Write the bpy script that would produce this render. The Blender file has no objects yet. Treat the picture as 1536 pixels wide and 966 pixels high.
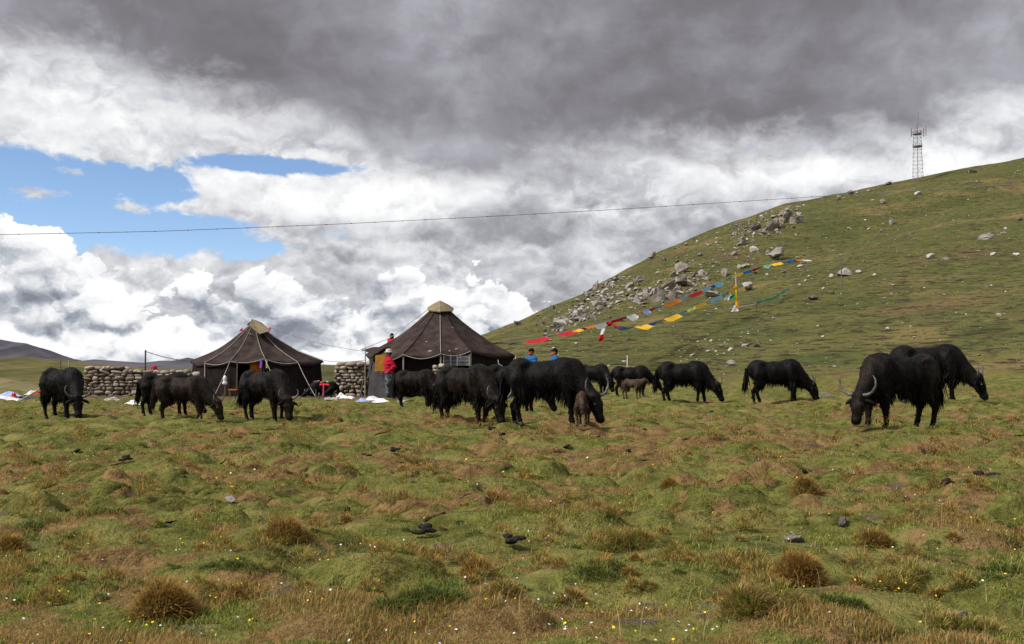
import bpy, math, random
import numpy as np
from mathutils import Vector, Matrix

random.seed(7)
rng = np.random.default_rng(7)
S = bpy.context.scene
COL = S.collection
R = math.radians

# ------------------------------------------------------------------ camera
FPX, CAMZ = 1493.0, 1.25            # focal length in photo pixels, eye height
PITCH = math.atan(62 / FPX)
cam = bpy.data.cameras.new('camera')
cam.sensor_width = 36.0
cam.lens = 36.0 * FPX / 1536
cam.clip_start, cam.clip_end = 0.05, 40000
cam_ob = bpy.data.objects.new('camera', cam)
cam_ob.location = (0, 0, CAMZ)
cam_ob.rotation_euler = (math.pi / 2 + PITCH, 0, 0)
COL.objects.link(cam_ob)
S.camera = cam_ob

S.view_settings.view_transform = 'Standard'
S.view_settings.look = 'None'
S.view_settings.gamma = 1.0
S.view_settings.use_curve_mapping = False
S.view_settings.exposure = 1.6
S.cycles.max_bounces = 5
S.cycles.diffuse_bounces = 2
S.cycles.glossy_bounces = 2
S.cycles.transparent_max_bounces = 8
S.cycles.transmission_bounces = 2
S.cycles.volume_bounces = 0
S.cycles.caustics_reflective = False
S.cycles.caustics_refractive = False


def ray(px, py):
    """direction of photo pixel (px,py), scaled so that its forward (y) component is 1"""
    u, v = (px - 768) / FPX, (483 - py) / FPX
    dy = math.cos(PITCH) - v * math.sin(PITCH)
    dz = math.sin(PITCH) + v * math.cos(PITCH)
    return u / dy, dz / dy


def at(px, py, Y):
    a, b = ray(px, py)
    return Vector((a * Y, Y, CAMZ + b * Y))


def azel(px, py):
    a, b = ray(px, py)
    return math.degrees(math.atan2(a, 1)), math.degrees(math.atan2(b, math.hypot(a, 1)))


# ------------------------------------------------------------------ sky and sun
SUN_EL, SUN_AZ = 46.0, -108.0       # azimuth measured from +Y towards +X: the sun stands to the left, a little behind


class Nodes:
    def __init__(self, tree):
        self.t = tree

    def n(self, kind, **kw):
        nd = self.t.nodes.new(kind)
        for k, v in kw.items():
            setattr(nd, k, v)
        return nd

    def put(self, sock, v):
        if isinstance(v, bpy.types.NodeSocket):
            self.t.links.new(v, sock)
        elif v is not None:
            sock.default_value = v

    def m(self, op, a, b=None, c=None, clamp=False):
        nd = self.n('ShaderNodeMath', operation=op, use_clamp=clamp)
        for i, v in enumerate((a, b, c)):
            if v is not None:
                self.put(nd.inputs[i], v)
        return nd.outputs[0]

    def add(self, *xs):
        o = xs[0]
        for x in xs[1:]:
            o = self.m('ADD', o, x)
        return o

    def mul(self, *xs):
        o = xs[0]
        for x in xs[1:]:
            o = self.m('MULTIPLY', o, x)
        return o

    def sub(self, a, b):
        return self.m('SUBTRACT', a, b)

    def v(self, op, a, b=None, scale=None):
        nd = self.n('ShaderNodeVectorMath', operation=op)
        self.put(nd.inputs[0], a)
        if b is not None:
            self.put(nd.inputs[1], b)
        if scale is not None:
            self.put(nd.inputs['Scale'], scale)
        return nd.outputs[0]

    def smooth(self, x, lo, hi, a=0.0, b=1.0):
        nd = self.n('ShaderNodeMapRange', interpolation_type='SMOOTHSTEP')
        for i, v in enumerate((x, lo, hi, a, b)):
            self.put(nd.inputs[i], v)
        return nd.outputs[0]

    def lin(self, x, lo, hi, a=0.0, b=1.0):
        nd = self.n('ShaderNodeMapRange')
        nd.clamp = True
        for i, v in enumerate((x, lo, hi, a, b)):
            self.put(nd.inputs[i], v)
        return nd.outputs[0]

    def noise(self, vec, scale, detail=4.0, rough=0.5, lac=2.0, dist=0.0, color=False):
        nd = self.n('ShaderNodeTexNoise')
        self.put(nd.inputs['Vector'], vec)
        self.put(nd.inputs['Scale'], scale)
        self.put(nd.inputs['Detail'], detail)
        self.put(nd.inputs['Roughness'], rough)
        self.put(nd.inputs['Lacunarity'], lac)
        self.put(nd.inputs['Distortion'], dist)
        return nd.outputs['Color'] if color else nd.outputs[0]

    def voro(self, vec, scale, detail=0.0, rough=0.5, lac=2.0, smooth=None, feature=None, out='Distance'):
        nd = self.n('ShaderNodeTexVoronoi')
        nd.feature = feature or ('SMOOTH_F1' if smooth is not None else 'F1')
        nd.normalize = False
        self.put(nd.inputs['Vector'], vec)
        self.put(nd.inputs['Scale'], scale)
        if 'Detail' in nd.inputs:
            self.put(nd.inputs['Detail'], detail)
            self.put(nd.inputs['Roughness'], rough)
            self.put(nd.inputs['Lacunarity'], lac)
        if smooth is not None:
            self.put(nd.inputs['Smoothness'], smooth)
        return nd.outputs[out]

    def mix(self, f, a, b):
        nd = self.n('ShaderNodeMix', data_type='RGBA')
        nd.clamp_factor = True
        self.put(nd.inputs[0], f)
        for i, v in ((6, a), (7, b)):
            if isinstance(v, (tuple, list)) and len(v) == 3:
                v = (*v, 1)
            self.put(nd.inputs[i], v)
        return nd.outputs[2]

    def ramp(self, x, pts, interp='LINEAR'):
        nd = self.n('ShaderNodeValToRGB')
        cr = nd.color_ramp
        cr.interpolation = interp
        while len(cr.elements) > 1:
            cr.elements.remove(cr.elements[-1])
        for i, (p, c) in enumerate(pts):
            e = cr.elements[0] if i == 0 else cr.elements.new(p)
            e.position = p
            e.color = (*c, 1) if len(c) == 3 else c
        self.put(nd.inputs[0], x)
        return nd.outputs[0]

    def curve(self, x, pts, lo, hi):
        """piecewise smooth function of x given by (x, y) points, x within lo..hi"""
        xs = self.lin(x, lo, hi)
        ys = [p[1] for p in pts]
        y0, y1 = min(ys), max(ys)
        nd = self.n('ShaderNodeFloatCurve')
        c = nd.mapping.curves[0]
        P = [((p[0] - lo) / (hi - lo), (p[1] - y0) / (y1 - y0)) for p in pts]
        c.points[0].location = P[0]
        c.points[1].location = P[-1]
        for p in P[1:-1]:
            c.points.new(*p)
        for p in c.points:
            p.handle_type = 'AUTO_CLAMPED'
        nd.mapping.use_clip = False
        nd.mapping.update()
        self.put(nd.inputs['Value'], xs)
        return self.lin(nd.outputs[0], 0, 1, y0, y1)


world = bpy.data.worlds.new('World')
S.world = world
world.use_nodes = True
wt = world.node_tree
wt.nodes.clear()
W = Nodes(wt)
tc = W.n('ShaderNodeTexCoord')
D = tc.outputs['Generated']
sep = W.n('ShaderNodeSeparateXYZ')
W.put(sep.inputs[0], D)
dx, dy, dz = sep.outputs
AZ = W.mul(W.m('ARCTAN2', dx, dy), 57.29578)
EL = W.mul(W.m('ARCSINE', dz), 57.29578)

sky_tex = W.n('ShaderNodeTexSky')
sky_tex.sky_type = 'NISHITA'
sky_tex.sun_disc = False
sky_tex.sun_elevation = R(SUN_EL)
sky_tex.sun_rotation = R(SUN_AZ)
sky_tex.altitude = 4500
sky_tex.air_density = 1.2
sky_tex.dust_density = 0.4
sky_tex.ozone_density = 2.0
bg_sky = W.n('ShaderNodeBackground')
W.put(bg_sky.inputs[0], sky_tex.outputs[0])
bg_sky.inputs[1].default_value = 0.05


def el_curve(pts, lo=-40, hi=40):
    q = [azel(px, py) for px, py in pts]
    q = [(lo, q[0][1])] + q + [(hi, q[-1][1])]
    return W.curve(AZ, q, lo, hi)


# clouds' own flat coordinates: stereographic (even everywhere above the horizon), squashed towards the horizon
hyp = W.m('SQRT', W.m('MAXIMUM', W.sub(1.0, W.mul(dz, dz)), 1e-5))
rad = W.m('POWER', W.m('DIVIDE', hyp, W.m('MAXIMUM', W.add(1.0, dz), 0.05)), 1.4)
comb = W.n('ShaderNodeCombineXYZ')
W.put(comb.inputs[0], W.m('DIVIDE', W.mul(dx, rad), hyp))
W.put(comb.inputs[1], W.m('DIVIDE', W.mul(dy, rad), hyp))
P0 = comb.outputs[0]
_noise3 = W.noise


def noise2(vec, scale, detail=4.0, rough=0.5, lac=2.0, dist=0.0, color=False):
    o = _noise3(vec, scale, detail, rough, lac, dist, color)
    o.node.noise_dimensions = '2D'
    return o


def voro2(vec, scale, detail, rough, lac):
    o = W.voro(vec, scale, detail, rough, lac)
    o.node.voronoi_dimensions = '2D'
    return o


warp = W.v('SCALE', W.v('SUBTRACT', noise2(P0, 11.0, 3, 0.6, color=True), (0.5, 0.5, 0.5)), scale=0.032)
PW = W.v('ADD', P0, warp)
n_edge = W.sub(noise2(PW, 19.0, 8, 0.62), 0.5)            # ragged edges
n_low = W.sub(noise2(P0, 4.2, 2, 0.5), 0.5)              # broad unevenness


def puffs(vec, scale, det):
    """billowy height field: rounded cells upon rounded cells"""
    a = voro2(vec, scale, det, 0.5, 2.2)
    return W.sub(1.0, W.mul(a, a))


wob = W.v('SCALE', W.v('SUBTRACT', noise2(P0, 42.0, 4, 0.65, color=True), (0.5, 0.5, 0.5)), scale=0.022)
PF = W.v('ADD', PW, wob)
h0 = puffs(PF, 19.0, 3)
h1 = puffs(W.v('SCALE', PF, scale=0.988), 19.0, 3)
h3 = noise2(PW, 9.0, 7, 0.6)
h2 = noise2(W.v('SCALE', PW, scale=0.972), 9.0, 5, 0.55)
h4 = puffs(PF, 7.5, 2)
h5 = puffs(W.v('SCALE', PF, scale=0.968), 7.5, 2)
relief_p = W.sub(h4, h5)                                   # big bulges
relief_s = W.sub(h0, h1)
relief_b = W.sub(h3, h2)
n_mid = W.sub(noise2(PW, 7.0, 6, 0.6), 0.5)


def blob(px, py, rx, ry, amt=1.0):
    a, e = azel(px, py)
    k = 57.3 / FPX
    u = W.mul(W.sub(AZ, a), 1 / (rx * k))
    v = W.mul(W.sub(EL, e), 1 / (ry * k))
    d2 = W.add(W.mul(u, u), W.mul(v, v))
    return W.mul(W.m('EXPONENT', W.mul(d2, -1.0)), amt)


# --- middle layer: white and grey cloud with a blue gap on the left
gaps = None
for b in [(20, 262, 170, 44, 1.0), (180, 272, 130, 34, 1.0), (110, 330, 160, 54, 1.0), (260, 350, 150, 40, 1.0),
          (380, 374, 70, 17, .9), (400, 247, 150, 15, .9), (250, 290, 70, 26, .7),
          (440, 405, 36, 14, .5), (745, 450, 26, 9, .5)]:
    g = blob(*b)
    gaps = g if gaps is None else W.m('MAXIMUM', gaps, g)
wisps = None
for b in [(45, 283, 60, 10, .42), (105, 258, 40, 9, .36), (182, 313, 34, 10, .5), (330, 318, 110, 12, .25), (330, 292, 110, 14, .3)]:
    g = blob(*b)
    wisps = g if wisps is None else W.add(wisps, g)
cov_b = W.add(W.sub(0.95, W.mul(gaps, 1.22)), wisps, W.mul(n_edge, 1.7), W.mul(relief_s, 0.10))
a_b = W.smooth(cov_b, 0.22, 0.55)
light_b = W.add(0.68, W.mul(relief_s, 0.22), W.mul(relief_b, 0.65), W.mul(n_mid, 0.95), W.mul(n_edge, 0.25), W.mul(relief_p, 0.16))
# greyer to the right of the tents, brighter to the left
for b in [(960, 345, 240, 60, -.30), (1250, 258, 90, 30, .40), (1100, 262, 60, 20, .16), (1480, 235, 110, 40, .02), (150, 175, 260, 45, .16), (700, 290, 170, 30, .10),
          (480, 300, 240, 36, .18), (500, 225, 300, 20, -.10), (820, 440, 120, 50, -.28), (800, 330, 70, 40, -.20), (980, 290, 200, 20, .08), (560, 350, 200, 26, -.08),
          (1200, 300, 200, 30, -.14), (900, 270, 120, 18, -.06), (880, 400, 90, 24, .12)]:
    light_b = W.add(light_b, blob(*b))
col_b = W.ramp(light_b, [(0.0, (.21, .22, .245)), (0.35, (.35, .36, .39)), (0.58, (.55, .56, .595)), (0.8, (.80, .81, .83)), (1.0, (.98, .98, .98))])

# --- low cumulus bank along the horizon
top_d = el_curve([(0, 316), (60, 322), (105, 349), (135, 382), (180, 396), (260, 396), (330, 406), (420, 404), (500, 416), (560, 409), (640, 384),
                  (700, 376), (745, 414), (800, 434), (900, 434), (1536, 444)])
d_d = W.sub(top_d, EL)
a_d = W.smooth(W.add(d_d, W.mul(W.sub(h0, 0.72), 1.9), W.mul(n_edge, 1.0)), -0.04, 0.16)
light_d = W.add(0.82, W.mul(relief_p, 0.62), W.mul(relief_s, 0.46), W.mul(relief_b, 0.75), W.mul(n_mid, 0.85), W.mul(n_edge, 0.12), W.mul(W.m('MINIMUM', d_d, 9.0), -0.030))
for b in [(60, 350, 150, 44, .34), (150, 430, 170, 30, .14), (60, 447, 150, 10, -.34), (240, 457, 240, 14, -.20), (330, 430, 200, 22, .10),
          (670, 396, 60, 20, .06), (690, 430, 70, 14, -.22), (480, 440, 140, 12, -.16), (420, 480, 160, 10, -.18), (130, 494, 120, 10, -.30), (250, 520, 200, 12, .20), (520, 470, 160, 20, .12), (600, 425, 60, 14, -.2), (900, 460, 100, 40, -.1)]:
    light_d = W.add(light_d, blob(*b))
col_d = W.ramp(light_d, [(0.0, (.22, .245, .295)), (0.3, (.36, .385, .44)), (0.52, (.58, .60, .645)), (0.74, (.86, .87, .89)), (0.95, (1.0, 1.0, 1.0))])

# --- the dark deck over the top of the picture
low_a = el_curve([(0, 68), (90, 78), (180, 112), (260, 145), (350, 168), (450, 182), (520, 196), (565, 240), (640, 262), (760, 255), (850, 246),
                  (940, 232), (1000, 226), (1060, 222), (1110, 244), (1180, 232), (1230, 214), (1300, 205), (1350, 212), (1400, 186), (1470, 160), (1536, 140)])
d_a = W.sub(EL, low_a)
soft = W.add(d_a, W.mul(n_edge, 5.6), W.mul(n_mid, 4.0), W.mul(relief_s, 0.5))
# the deck thins out high overhead and behind, where the light on the meadow comes from
a_a = W.mul(W.smooth(soft, -1.0, 1.9), W.smooth(EL, 26.0, 46.0, 1.0, 0.0))
light_a = W.add(0.53, W.mul(n_low, 0.60), W.mul(n_mid, 1.0), W.mul(n_edge, 0.45), W.mul(relief_b, 0.6), W.mul(relief_p, 0.10), W.mul(W.smooth(soft, 0.0, 3.2), -0.12))
for b in [(100, 25, 200, 50, .14), (1480, 60, 200, 90, .24), (1130, 60, 120, 60, .10), (640, 130, 220, 60, -.06), (420, 110, 160, 40, -.10), (870, 120, 80, 60, .14),
          (700, 215, 140, 30, .16), (1150, 190, 120, 40, -.06), (300, 120, 90, 30, -.06)]:
    light_a = W.add(light_a, blob(*b))
col_a = W.ramp(light_a, [(0.0, (.145, .137, .152)), (0.3, (.205, .196, .218)), (0.55, (.295, .287, .322)), (0.8, (.43, .435, .48)), (1.0, (.62, .63, .68))])

cloud_col = W.mix(a_d, col_b, col_d)
cloud_col = W.mix(a_a, cloud_col, col_a)
below = W.smooth(EL, -1.5, -0.2)
cov_hi = W.m('MAXIMUM', W.m('MAXIMUM', a_b, a_d), a_a)
bg_cloud = W.n('ShaderNodeBackground')
W.put(bg_cloud.inputs[0], cloud_col)
bg_cloud.inputs[1].default_value = 0.342
mixs = W.n('ShaderNodeMixShader')
W.put(mixs.inputs[0], cov_hi)
W.put(mixs.inputs[1], bg_sky.outputs[0])
W.put(mixs.inputs[2], bg_cloud.outputs[0])
wout = W.n('ShaderNodeOutputWorld')
W.put(wout.inputs[0], mixs.outputs[0])
world.cycles.sampling_method = 'MANUAL'
world.cycles.sample_map_resolution = 512

sun = bpy.data.lights.new('sun', 'SUN')
sun.energy = 1.5
sun.angle = R(11)
sun.color = (1.0, 0.95, 0.88)
sun_ob = bpy.data.objects.new('sun', sun)
sd = Vector((math.sin(R(SUN_AZ)) * math.cos(R(SUN_EL)), math.cos(R(SUN_AZ)) * math.cos(R(SUN_EL)), math.sin(R(SUN_EL))))
sun_ob.rotation_euler = (-sd).to_track_quat('-Z', 'Y').to_euler()
sun_ob.location = sd * 60
COL.objects.link(sun_ob)

# ------------------------------------------------------------------ helpers
def tag(o, label=None, cat=None, group=None, kind=None):
    if label:
        o['label'] = label
    if cat:
        o['category'] = cat
    if group:
        o['group'] = group
    if kind:
        o['kind'] = kind
    return o


def mesh_np(name, V, Fc, mat=None, parent=None, smooth=True, attrs=None):
    """link a mesh object from an (n,3) array and faces (list of tuples, or an (m,k) array)"""
    me = bpy.data.meshes.new(name)
    V = np.asarray(V, dtype=np.float32)
    if isinstance(Fc, np.ndarray):
        m, k = Fc.shape
        me.vertices.add(len(V))
        me.vertices.foreach_set('co', V.ravel())
        me.loops.add(m * k)
        me.loops.foreach_set('vertex_index', Fc.astype(np.int32).ravel())
        me.polygons.add(m)
        me.polygons.foreach_set('loop_start', np.arange(0, m * k, k, dtype=np.int32))
        me.update(calc_edges=True)
    else:
        me.from_pydata([tuple(map(float, v)) for v in V], [], [tuple(int(i) for i in f) for f in Fc])
        me.update()
    for nm, arr in (attrs or {}).items():
        arr = np.asarray(arr, dtype=np.float32)
        if arr.ndim == 1:
            a = me.attributes.new(nm, 'FLOAT', 'POINT')
            a.data.foreach_set('value', arr)
        else:
            a = me.attributes.new(nm, 'FLOAT_COLOR', 'POINT')
            if arr.shape[1] == 3:
                arr = np.concatenate([arr, np.ones((len(arr), 1), np.float32)], 1)
            a.data.foreach_set('color', arr.ravel())
    if smooth and len(me.polygons):
        me.polygons.foreach_set('use_smooth', np.ones(len(me.polygons), dtype=bool))
    if mat:
        me.materials.append(mat)
    o = bpy.data.objects.new(name, me)
    COL.objects.link(o)
    if parent is not None:
        o.parent = parent
    return o


def thing(name, label, cat, loc=(0, 0, 0), rz=0.0, group=None):
    o = bpy.data.objects.new(name, None)
    o.empty_display_size = 0.2
    o.location = loc
    o.rotation_euler = (0, 0, rz)
    COL.objects.link(o)
    return tag(o, label, cat, group)


class MB:
    """collects simple shapes into one mesh"""

    def __init__(self):
        self.v, self.f = [], []

    def raw(self, V, Fc):
        b = len(self.v)
        self.v += [tuple(map(float, p)) for p in V]
        self.f += [tuple(int(i) + b for i in q) for q in Fc]
        return self

    def box(self, c, s, rot=None):
        h = [x / 2 for x in s]
        P = [Vector((sx * h[0], sy * h[1], sz * h[2])) for sx in (-1, 1) for sy in (-1, 1) for sz in (-1, 1)]
        if rot is not None:
            P = [rot @ p for p in P]
        P = [p + Vector(c) for p in P]
        return self.raw(P, [(0, 1, 3, 2), (4, 6, 7, 5), (0, 4, 5, 1), (2, 3, 7, 6), (0, 2, 6, 4), (1, 5, 7, 3)])

    def tube(self, pts, rad, n=6, cap=True):
        pts = [Vector(p) for p in pts]
        rs = rad if isinstance(rad, (list, tuple)) else [rad] * len(pts)
        V, Fc = [], []
        prev = None
        for i, p in enumerate(pts):
            t = (pts[min(i + 1, len(pts) - 1)] - pts[max(i - 1, 0)])
            t = t.normalized() if t.length > 1e-9 else Vector((0, 0, 1))
            a = prev if prev is not None else (Vector((0, 0, 1)) if abs(t.z) < 0.9 else Vector((1, 0, 0)))
            u = (a - t * a.dot(t))
            u = u.normalized() if u.length > 1e-6 else t.orthogonal().normalized()
            prev = u
            w = t.cross(u)
            for k in range(n):
                an = 2 * math.pi * k / n
                V.append(p + (u * math.cos(an) + w * math.sin(an)) * rs[i])
        for i in range(len(pts) - 1):
            for k in range(n):
                Fc.append((i * n + k, i * n + (k + 1) % n, (i + 1) * n + (k + 1) % n, (i + 1) * n + k))
        if cap:
            Fc.append(tuple(range(n - 1, -1, -1)))
            Fc.append(tuple((len(pts) - 1) * n + k for k in range(n)))
        return self.raw(V, Fc)

    def build(self, name, mat, parent=None, smooth=False):
        return mesh_np(name, self.v, self.f, mat, parent, smooth)


def hash2(i, j, s):
    n = (i.astype(np.int64) * 374761393 + j.astype(np.int64) * 668265263 + s * 1442695041) & 0x7fffffff
    n = ((n ^ (n >> 13)) * 1274126177) & 0x7fffffff
    n = ((n ^ (n >> 16)) * 2246822519) & 0x7fffffff
    return (n & 0xffffff) / float(0xffffff)


def vnoise(x, y, s=0):
    i, j = np.floor(x), np.floor(y)
    u, v = x - i, y - j
    u, v = u * u * (3 - 2 * u), v * v * (3 - 2 * v)
    a, b, c, d = hash2(i, j, s), hash2(i + 1, j, s), hash2(i, j + 1, s), hash2(i + 1, j + 1, s)
    return (a * (1 - u) + b * u) * (1 - v) + (c * (1 - u) + d * u) * v


def fbm(x, y, s=0, oct=4, gain=0.5):
    t, a, n = 0.0, 1.0, 0.0
    for k in range(oct):
        t = t + a * vnoise(x * 2 ** k + 17.3 * k, y * 2 ** k - 9.1 * k, s + k)
        n += a
        a *= gain
    return t / n


def sstep(x, a, b):
    t = np.clip((x - a) / (b - a), 0, 1)
    return t * t * (3 - 2 * t)


# ------------------------------------------------------------------ terrain
SKYL = [(560, 546), (600, 535), (640, 525), (690, 511), (730, 498), (800, 471), (870, 442), (900, 425), (985, 379), (1080, 341), (1180, 307),
        (1260, 291), (1375, 268), (1450, 253), (1536, 238)]
_az = np.array([-180, -60] + [math.degrees(math.atan(ray(px, 545)[0])) for px, _ in SKYL] + [36, 50, 80, 120, 180])
_el = np.array([-.002, -.002] + [ray(px, py)[1] * math.cos(math.atan(ray(px, py)[0])) for px, py in SKYL] + [.225, .24, .2, .05, -.002])
_B = np.interp(_az, [-180, -8, 0, 12, 28, 180], [52, 50, 56, 68, 62, 60])
_R = np.interp(_az, [-180, -8, 0, 12, 28, 60, 180], [190, 200, 230, 300, 360, 380, 300])


def mounds(x, y, seed=3, cell=0.55):
    """irregular grassy hummocks: height and a kind number per point"""
    best = np.zeros_like(x)
    kind = np.zeros_like(x)
    i0, j0 = np.floor(x / cell), np.floor(y / cell)
    for di in (-1, 0, 1):
        for dj in (-1, 0, 1):
            i, j = i0 + di, j0 + dj
            pres = hash2(i, j, seed)
            cx = (i + 0.15 + 0.7 * hash2(i, j, seed + 1)) * cell
            cy = (j + 0.15 + 0.7 * hash2(i, j, seed + 2)) * cell
            rx = cell * (0.35 + 0.62 * hash2(i, j, seed + 3))
            ry = rx * (0.55 + 0.4 * hash2(i, j, seed + 4))
            hh = (0.04 + 0.12 * hash2(i, j, seed + 5) ** 1.5) * (pres < 0.58)
            q = np.clip(1 - ((x - cx) / rx) ** 2 - ((y - cy) / ry) ** 2, 0, 1)
            h = hh * q ** 0.55
            k = h > best
            best = np.where(k, h, best)
            kind = np.where(k, hash2(i, j, seed + 6), kind)
    return best, kind


GULLY = []


def H_base(x, y):
    x, y = np.asarray(x, float), np.asarray(y, float)
    r = np.hypot(x, y)
    az = np.degrees(np.arctan2(x, y))
    el = np.interp(az, _az, _el)
    B = np.interp(az, _az, _B)
    Rr = np.interp(az, _az, _R)
    top = np.maximum(CAMZ + el * Rr, 0)
    t = np.clip((r - B) / (Rr - B), 0, 6)
    up = t ** 1.13
    dn = 1 - 0.22 * (t - 1)
    k = 0.05
    h = np.clip(0.5 + 0.5 * (dn - up) / k, 0, 1)
    f = dn * (1 - h) + up * h - k * h * (1 - h) + k * 0.25 * np.exp(-((t - 1) / 0.06) ** 2)
    z = top * np.maximum(f, -0.6)
    # folds and small steps of the hillside
    w = sstep(t, 0.03, 0.3) * sstep(top, 0.5, 8)
    z = z + w * ((fbm(x / 38, y / 38, 11, 3) - 0.5) * 2.6 * sstep(1.05 - t, 0, .3) + (fbm(x / 9, y / 9, 15, 3) - 0.5) * 0.8)
    # a gully behind a nearer crest of the hillside
    if GULLY:
        d = np.full(x.shape, 1e9)
        for (x0, y0), (x1, y1) in zip(GULLY[:-1], GULLY[1:]):
            ex, ey = x1 - x0, y1 - y0
            tt = np.clip(((x - x0) * ex + (y - y0) * ey) / (ex * ex + ey * ey), 0, 1)
            d = np.minimum(d, np.hypot(x - x0 - tt * ex, y - y0 - tt * ey))
        z = z - 4.2 * np.exp(-(d / 15.0) ** 2)
    # the meadow falls away into the valley on the left
    left = sstep(-az, 4, 11) * sstep(180 + az, 0, 40)
    z = z - left * sstep(r, 44, 150) * 17.0
    # a knoll behind the tents, and the meadow lifting a little towards the right
    kx = math.tan(math.atan((587 - 768) / FPX)) * 58
    z = z + 1.5 * np.exp(-((x - kx) / 3.2) ** 2 - ((y - 59) / 4.5) ** 2)
    z = z + 0.20 * sstep(x, 5, 12) * sstep(y, 19, 27) * (1 - sstep(r, 60, 90))
    # gentle swells of the meadow
    z = z + (fbm(x / 14, y / 14, 21, 2) - 0.5) * 0.16 * sstep(r, 6, 16) * (1 - sstep(r, 50, 80))
    return z


def H(x, y):
    z = H_base(x, y)
    x, y = np.asarray(x, float), np.asarray(y, float)
    r = np.hypot(x, y)
    k = (r < 75) & (r > 1.2) & (y > -2)
    if k.any():
        X, Y, Q = x[k], y[k], r[k]
        m, _ = mounds(X, Y)
        m2, _ = mounds(X, Y, 31, 1.15)
        fade = (1 - sstep(Q, 45, 75)) * sstep(Q, 1.2, 2.2)
        z = np.array(z)
        z[k] += (m * 0.95 + m2 * 0.30 + (fbm(X * 3, Y * 3, 41, 3) - 0.5) * 0.035) * fade * (1 - 0.85 * trodden(X, Y))
    return z


def trodden(x, y):
    """1 on the bare, trampled strip in front of the tents"""
    px = 768 + FPX * x / np.maximum(y, 0.5)
    n = (fbm(x * .9, y * .9, 51, 3) - 0.5) * 3.0
    a = sstep(y + n, 33.4, 34.6) * (1 - sstep(y + n, 40, 43))
    strip = a * sstep(px, 60, 150) * (1 - sstep(px, 740, 800))
    spots = sstep(fbm(x / .42, y / .36, 57, 3), .72, .80) * .75      # small bare patches broken by hooves
    return np.maximum(strip, spots)


def hz(x, y):
    return float(H(np.array([x]), np.array([y]))[0])


def hit(px, py, lo=2.0, hi=420.0):
    """where the sight line of a photo pixel meets the terrain"""
    a, b = ray(px, py)
    Y = np.geomspace(lo, hi, 1600)
    d = CAMZ + b * Y - H_base(a * Y, Y)
    k = np.nonzero(d <= 0)[0]
    if not len(k):
        return None
    k = max(int(k[0]), 1)
    y0, y1, d0, d1 = Y[k - 1], Y[k], d[k - 1], d[k]
    t = d0 / (d0 - d1 + 1e-12)
    yy = y0 + (y1 - y0) * t
    return Vector((a * yy, yy, hz(a * yy, yy)))


GULLY = [tuple(v.xy) for v in [hit(*p) for p in ((1120, 396), (1210, 366), (1310, 322), (1420, 292), (1560, 262))]]


# ------------------------------------------------------------------ materials
def new_mat(name):
    m = bpy.data.materials.new(name)
    m.use_nodes = True
    m.node_tree.nodes.clear()
    N = Nodes(m.node_tree)
    out = N.n('ShaderNodeOutputMaterial')
    b = N.n('ShaderNodeBsdfPrincipled')
    N.put(out.inputs[0], b.outputs[0])
    b.inputs['Specular IOR Level'].default_value = 0.2
    return m, N, b, out


def c3(c):
    return (*c, 1.0)


def simple(name, col, rough=0.8, var=0.18, scale=14.0, spec=0.2, bump=0.0, bscale=60.0, metal=0.0, two=None):
    """a material with uneven colour and fine relief"""
    m, N, b, out = new_mat(name)
    tcn = N.n('ShaderNodeTexCoord').outputs['Object']
    n = N.noise(tcn, scale, 5, 0.6)
    lo = tuple(max(0, x * (1 - var)) for x in col)
    hi = two or tuple(min(1, x * (1 + var)) for x in col)
    N.put(b.inputs['Base Color'], N.mix(N.smooth(n, 0.3, 0.7), lo, hi))
    b.inputs['Roughness'].default_value = rough
    b.inputs['Specular IOR Level'].default_value = spec
    b.inputs['Metallic'].default_value = metal
    if bump:
        bp = N.n('ShaderNodeBump')
        bp.inputs['Strength'].default_value = bump
        bp.inputs['Distance'].default_value = 0.02
        N.put(bp.inputs['Height'], N.noise(tcn, bscale, 4, 0.6))
        N.put(b.inputs['Normal'], bp.outputs[0])
    return m


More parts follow.
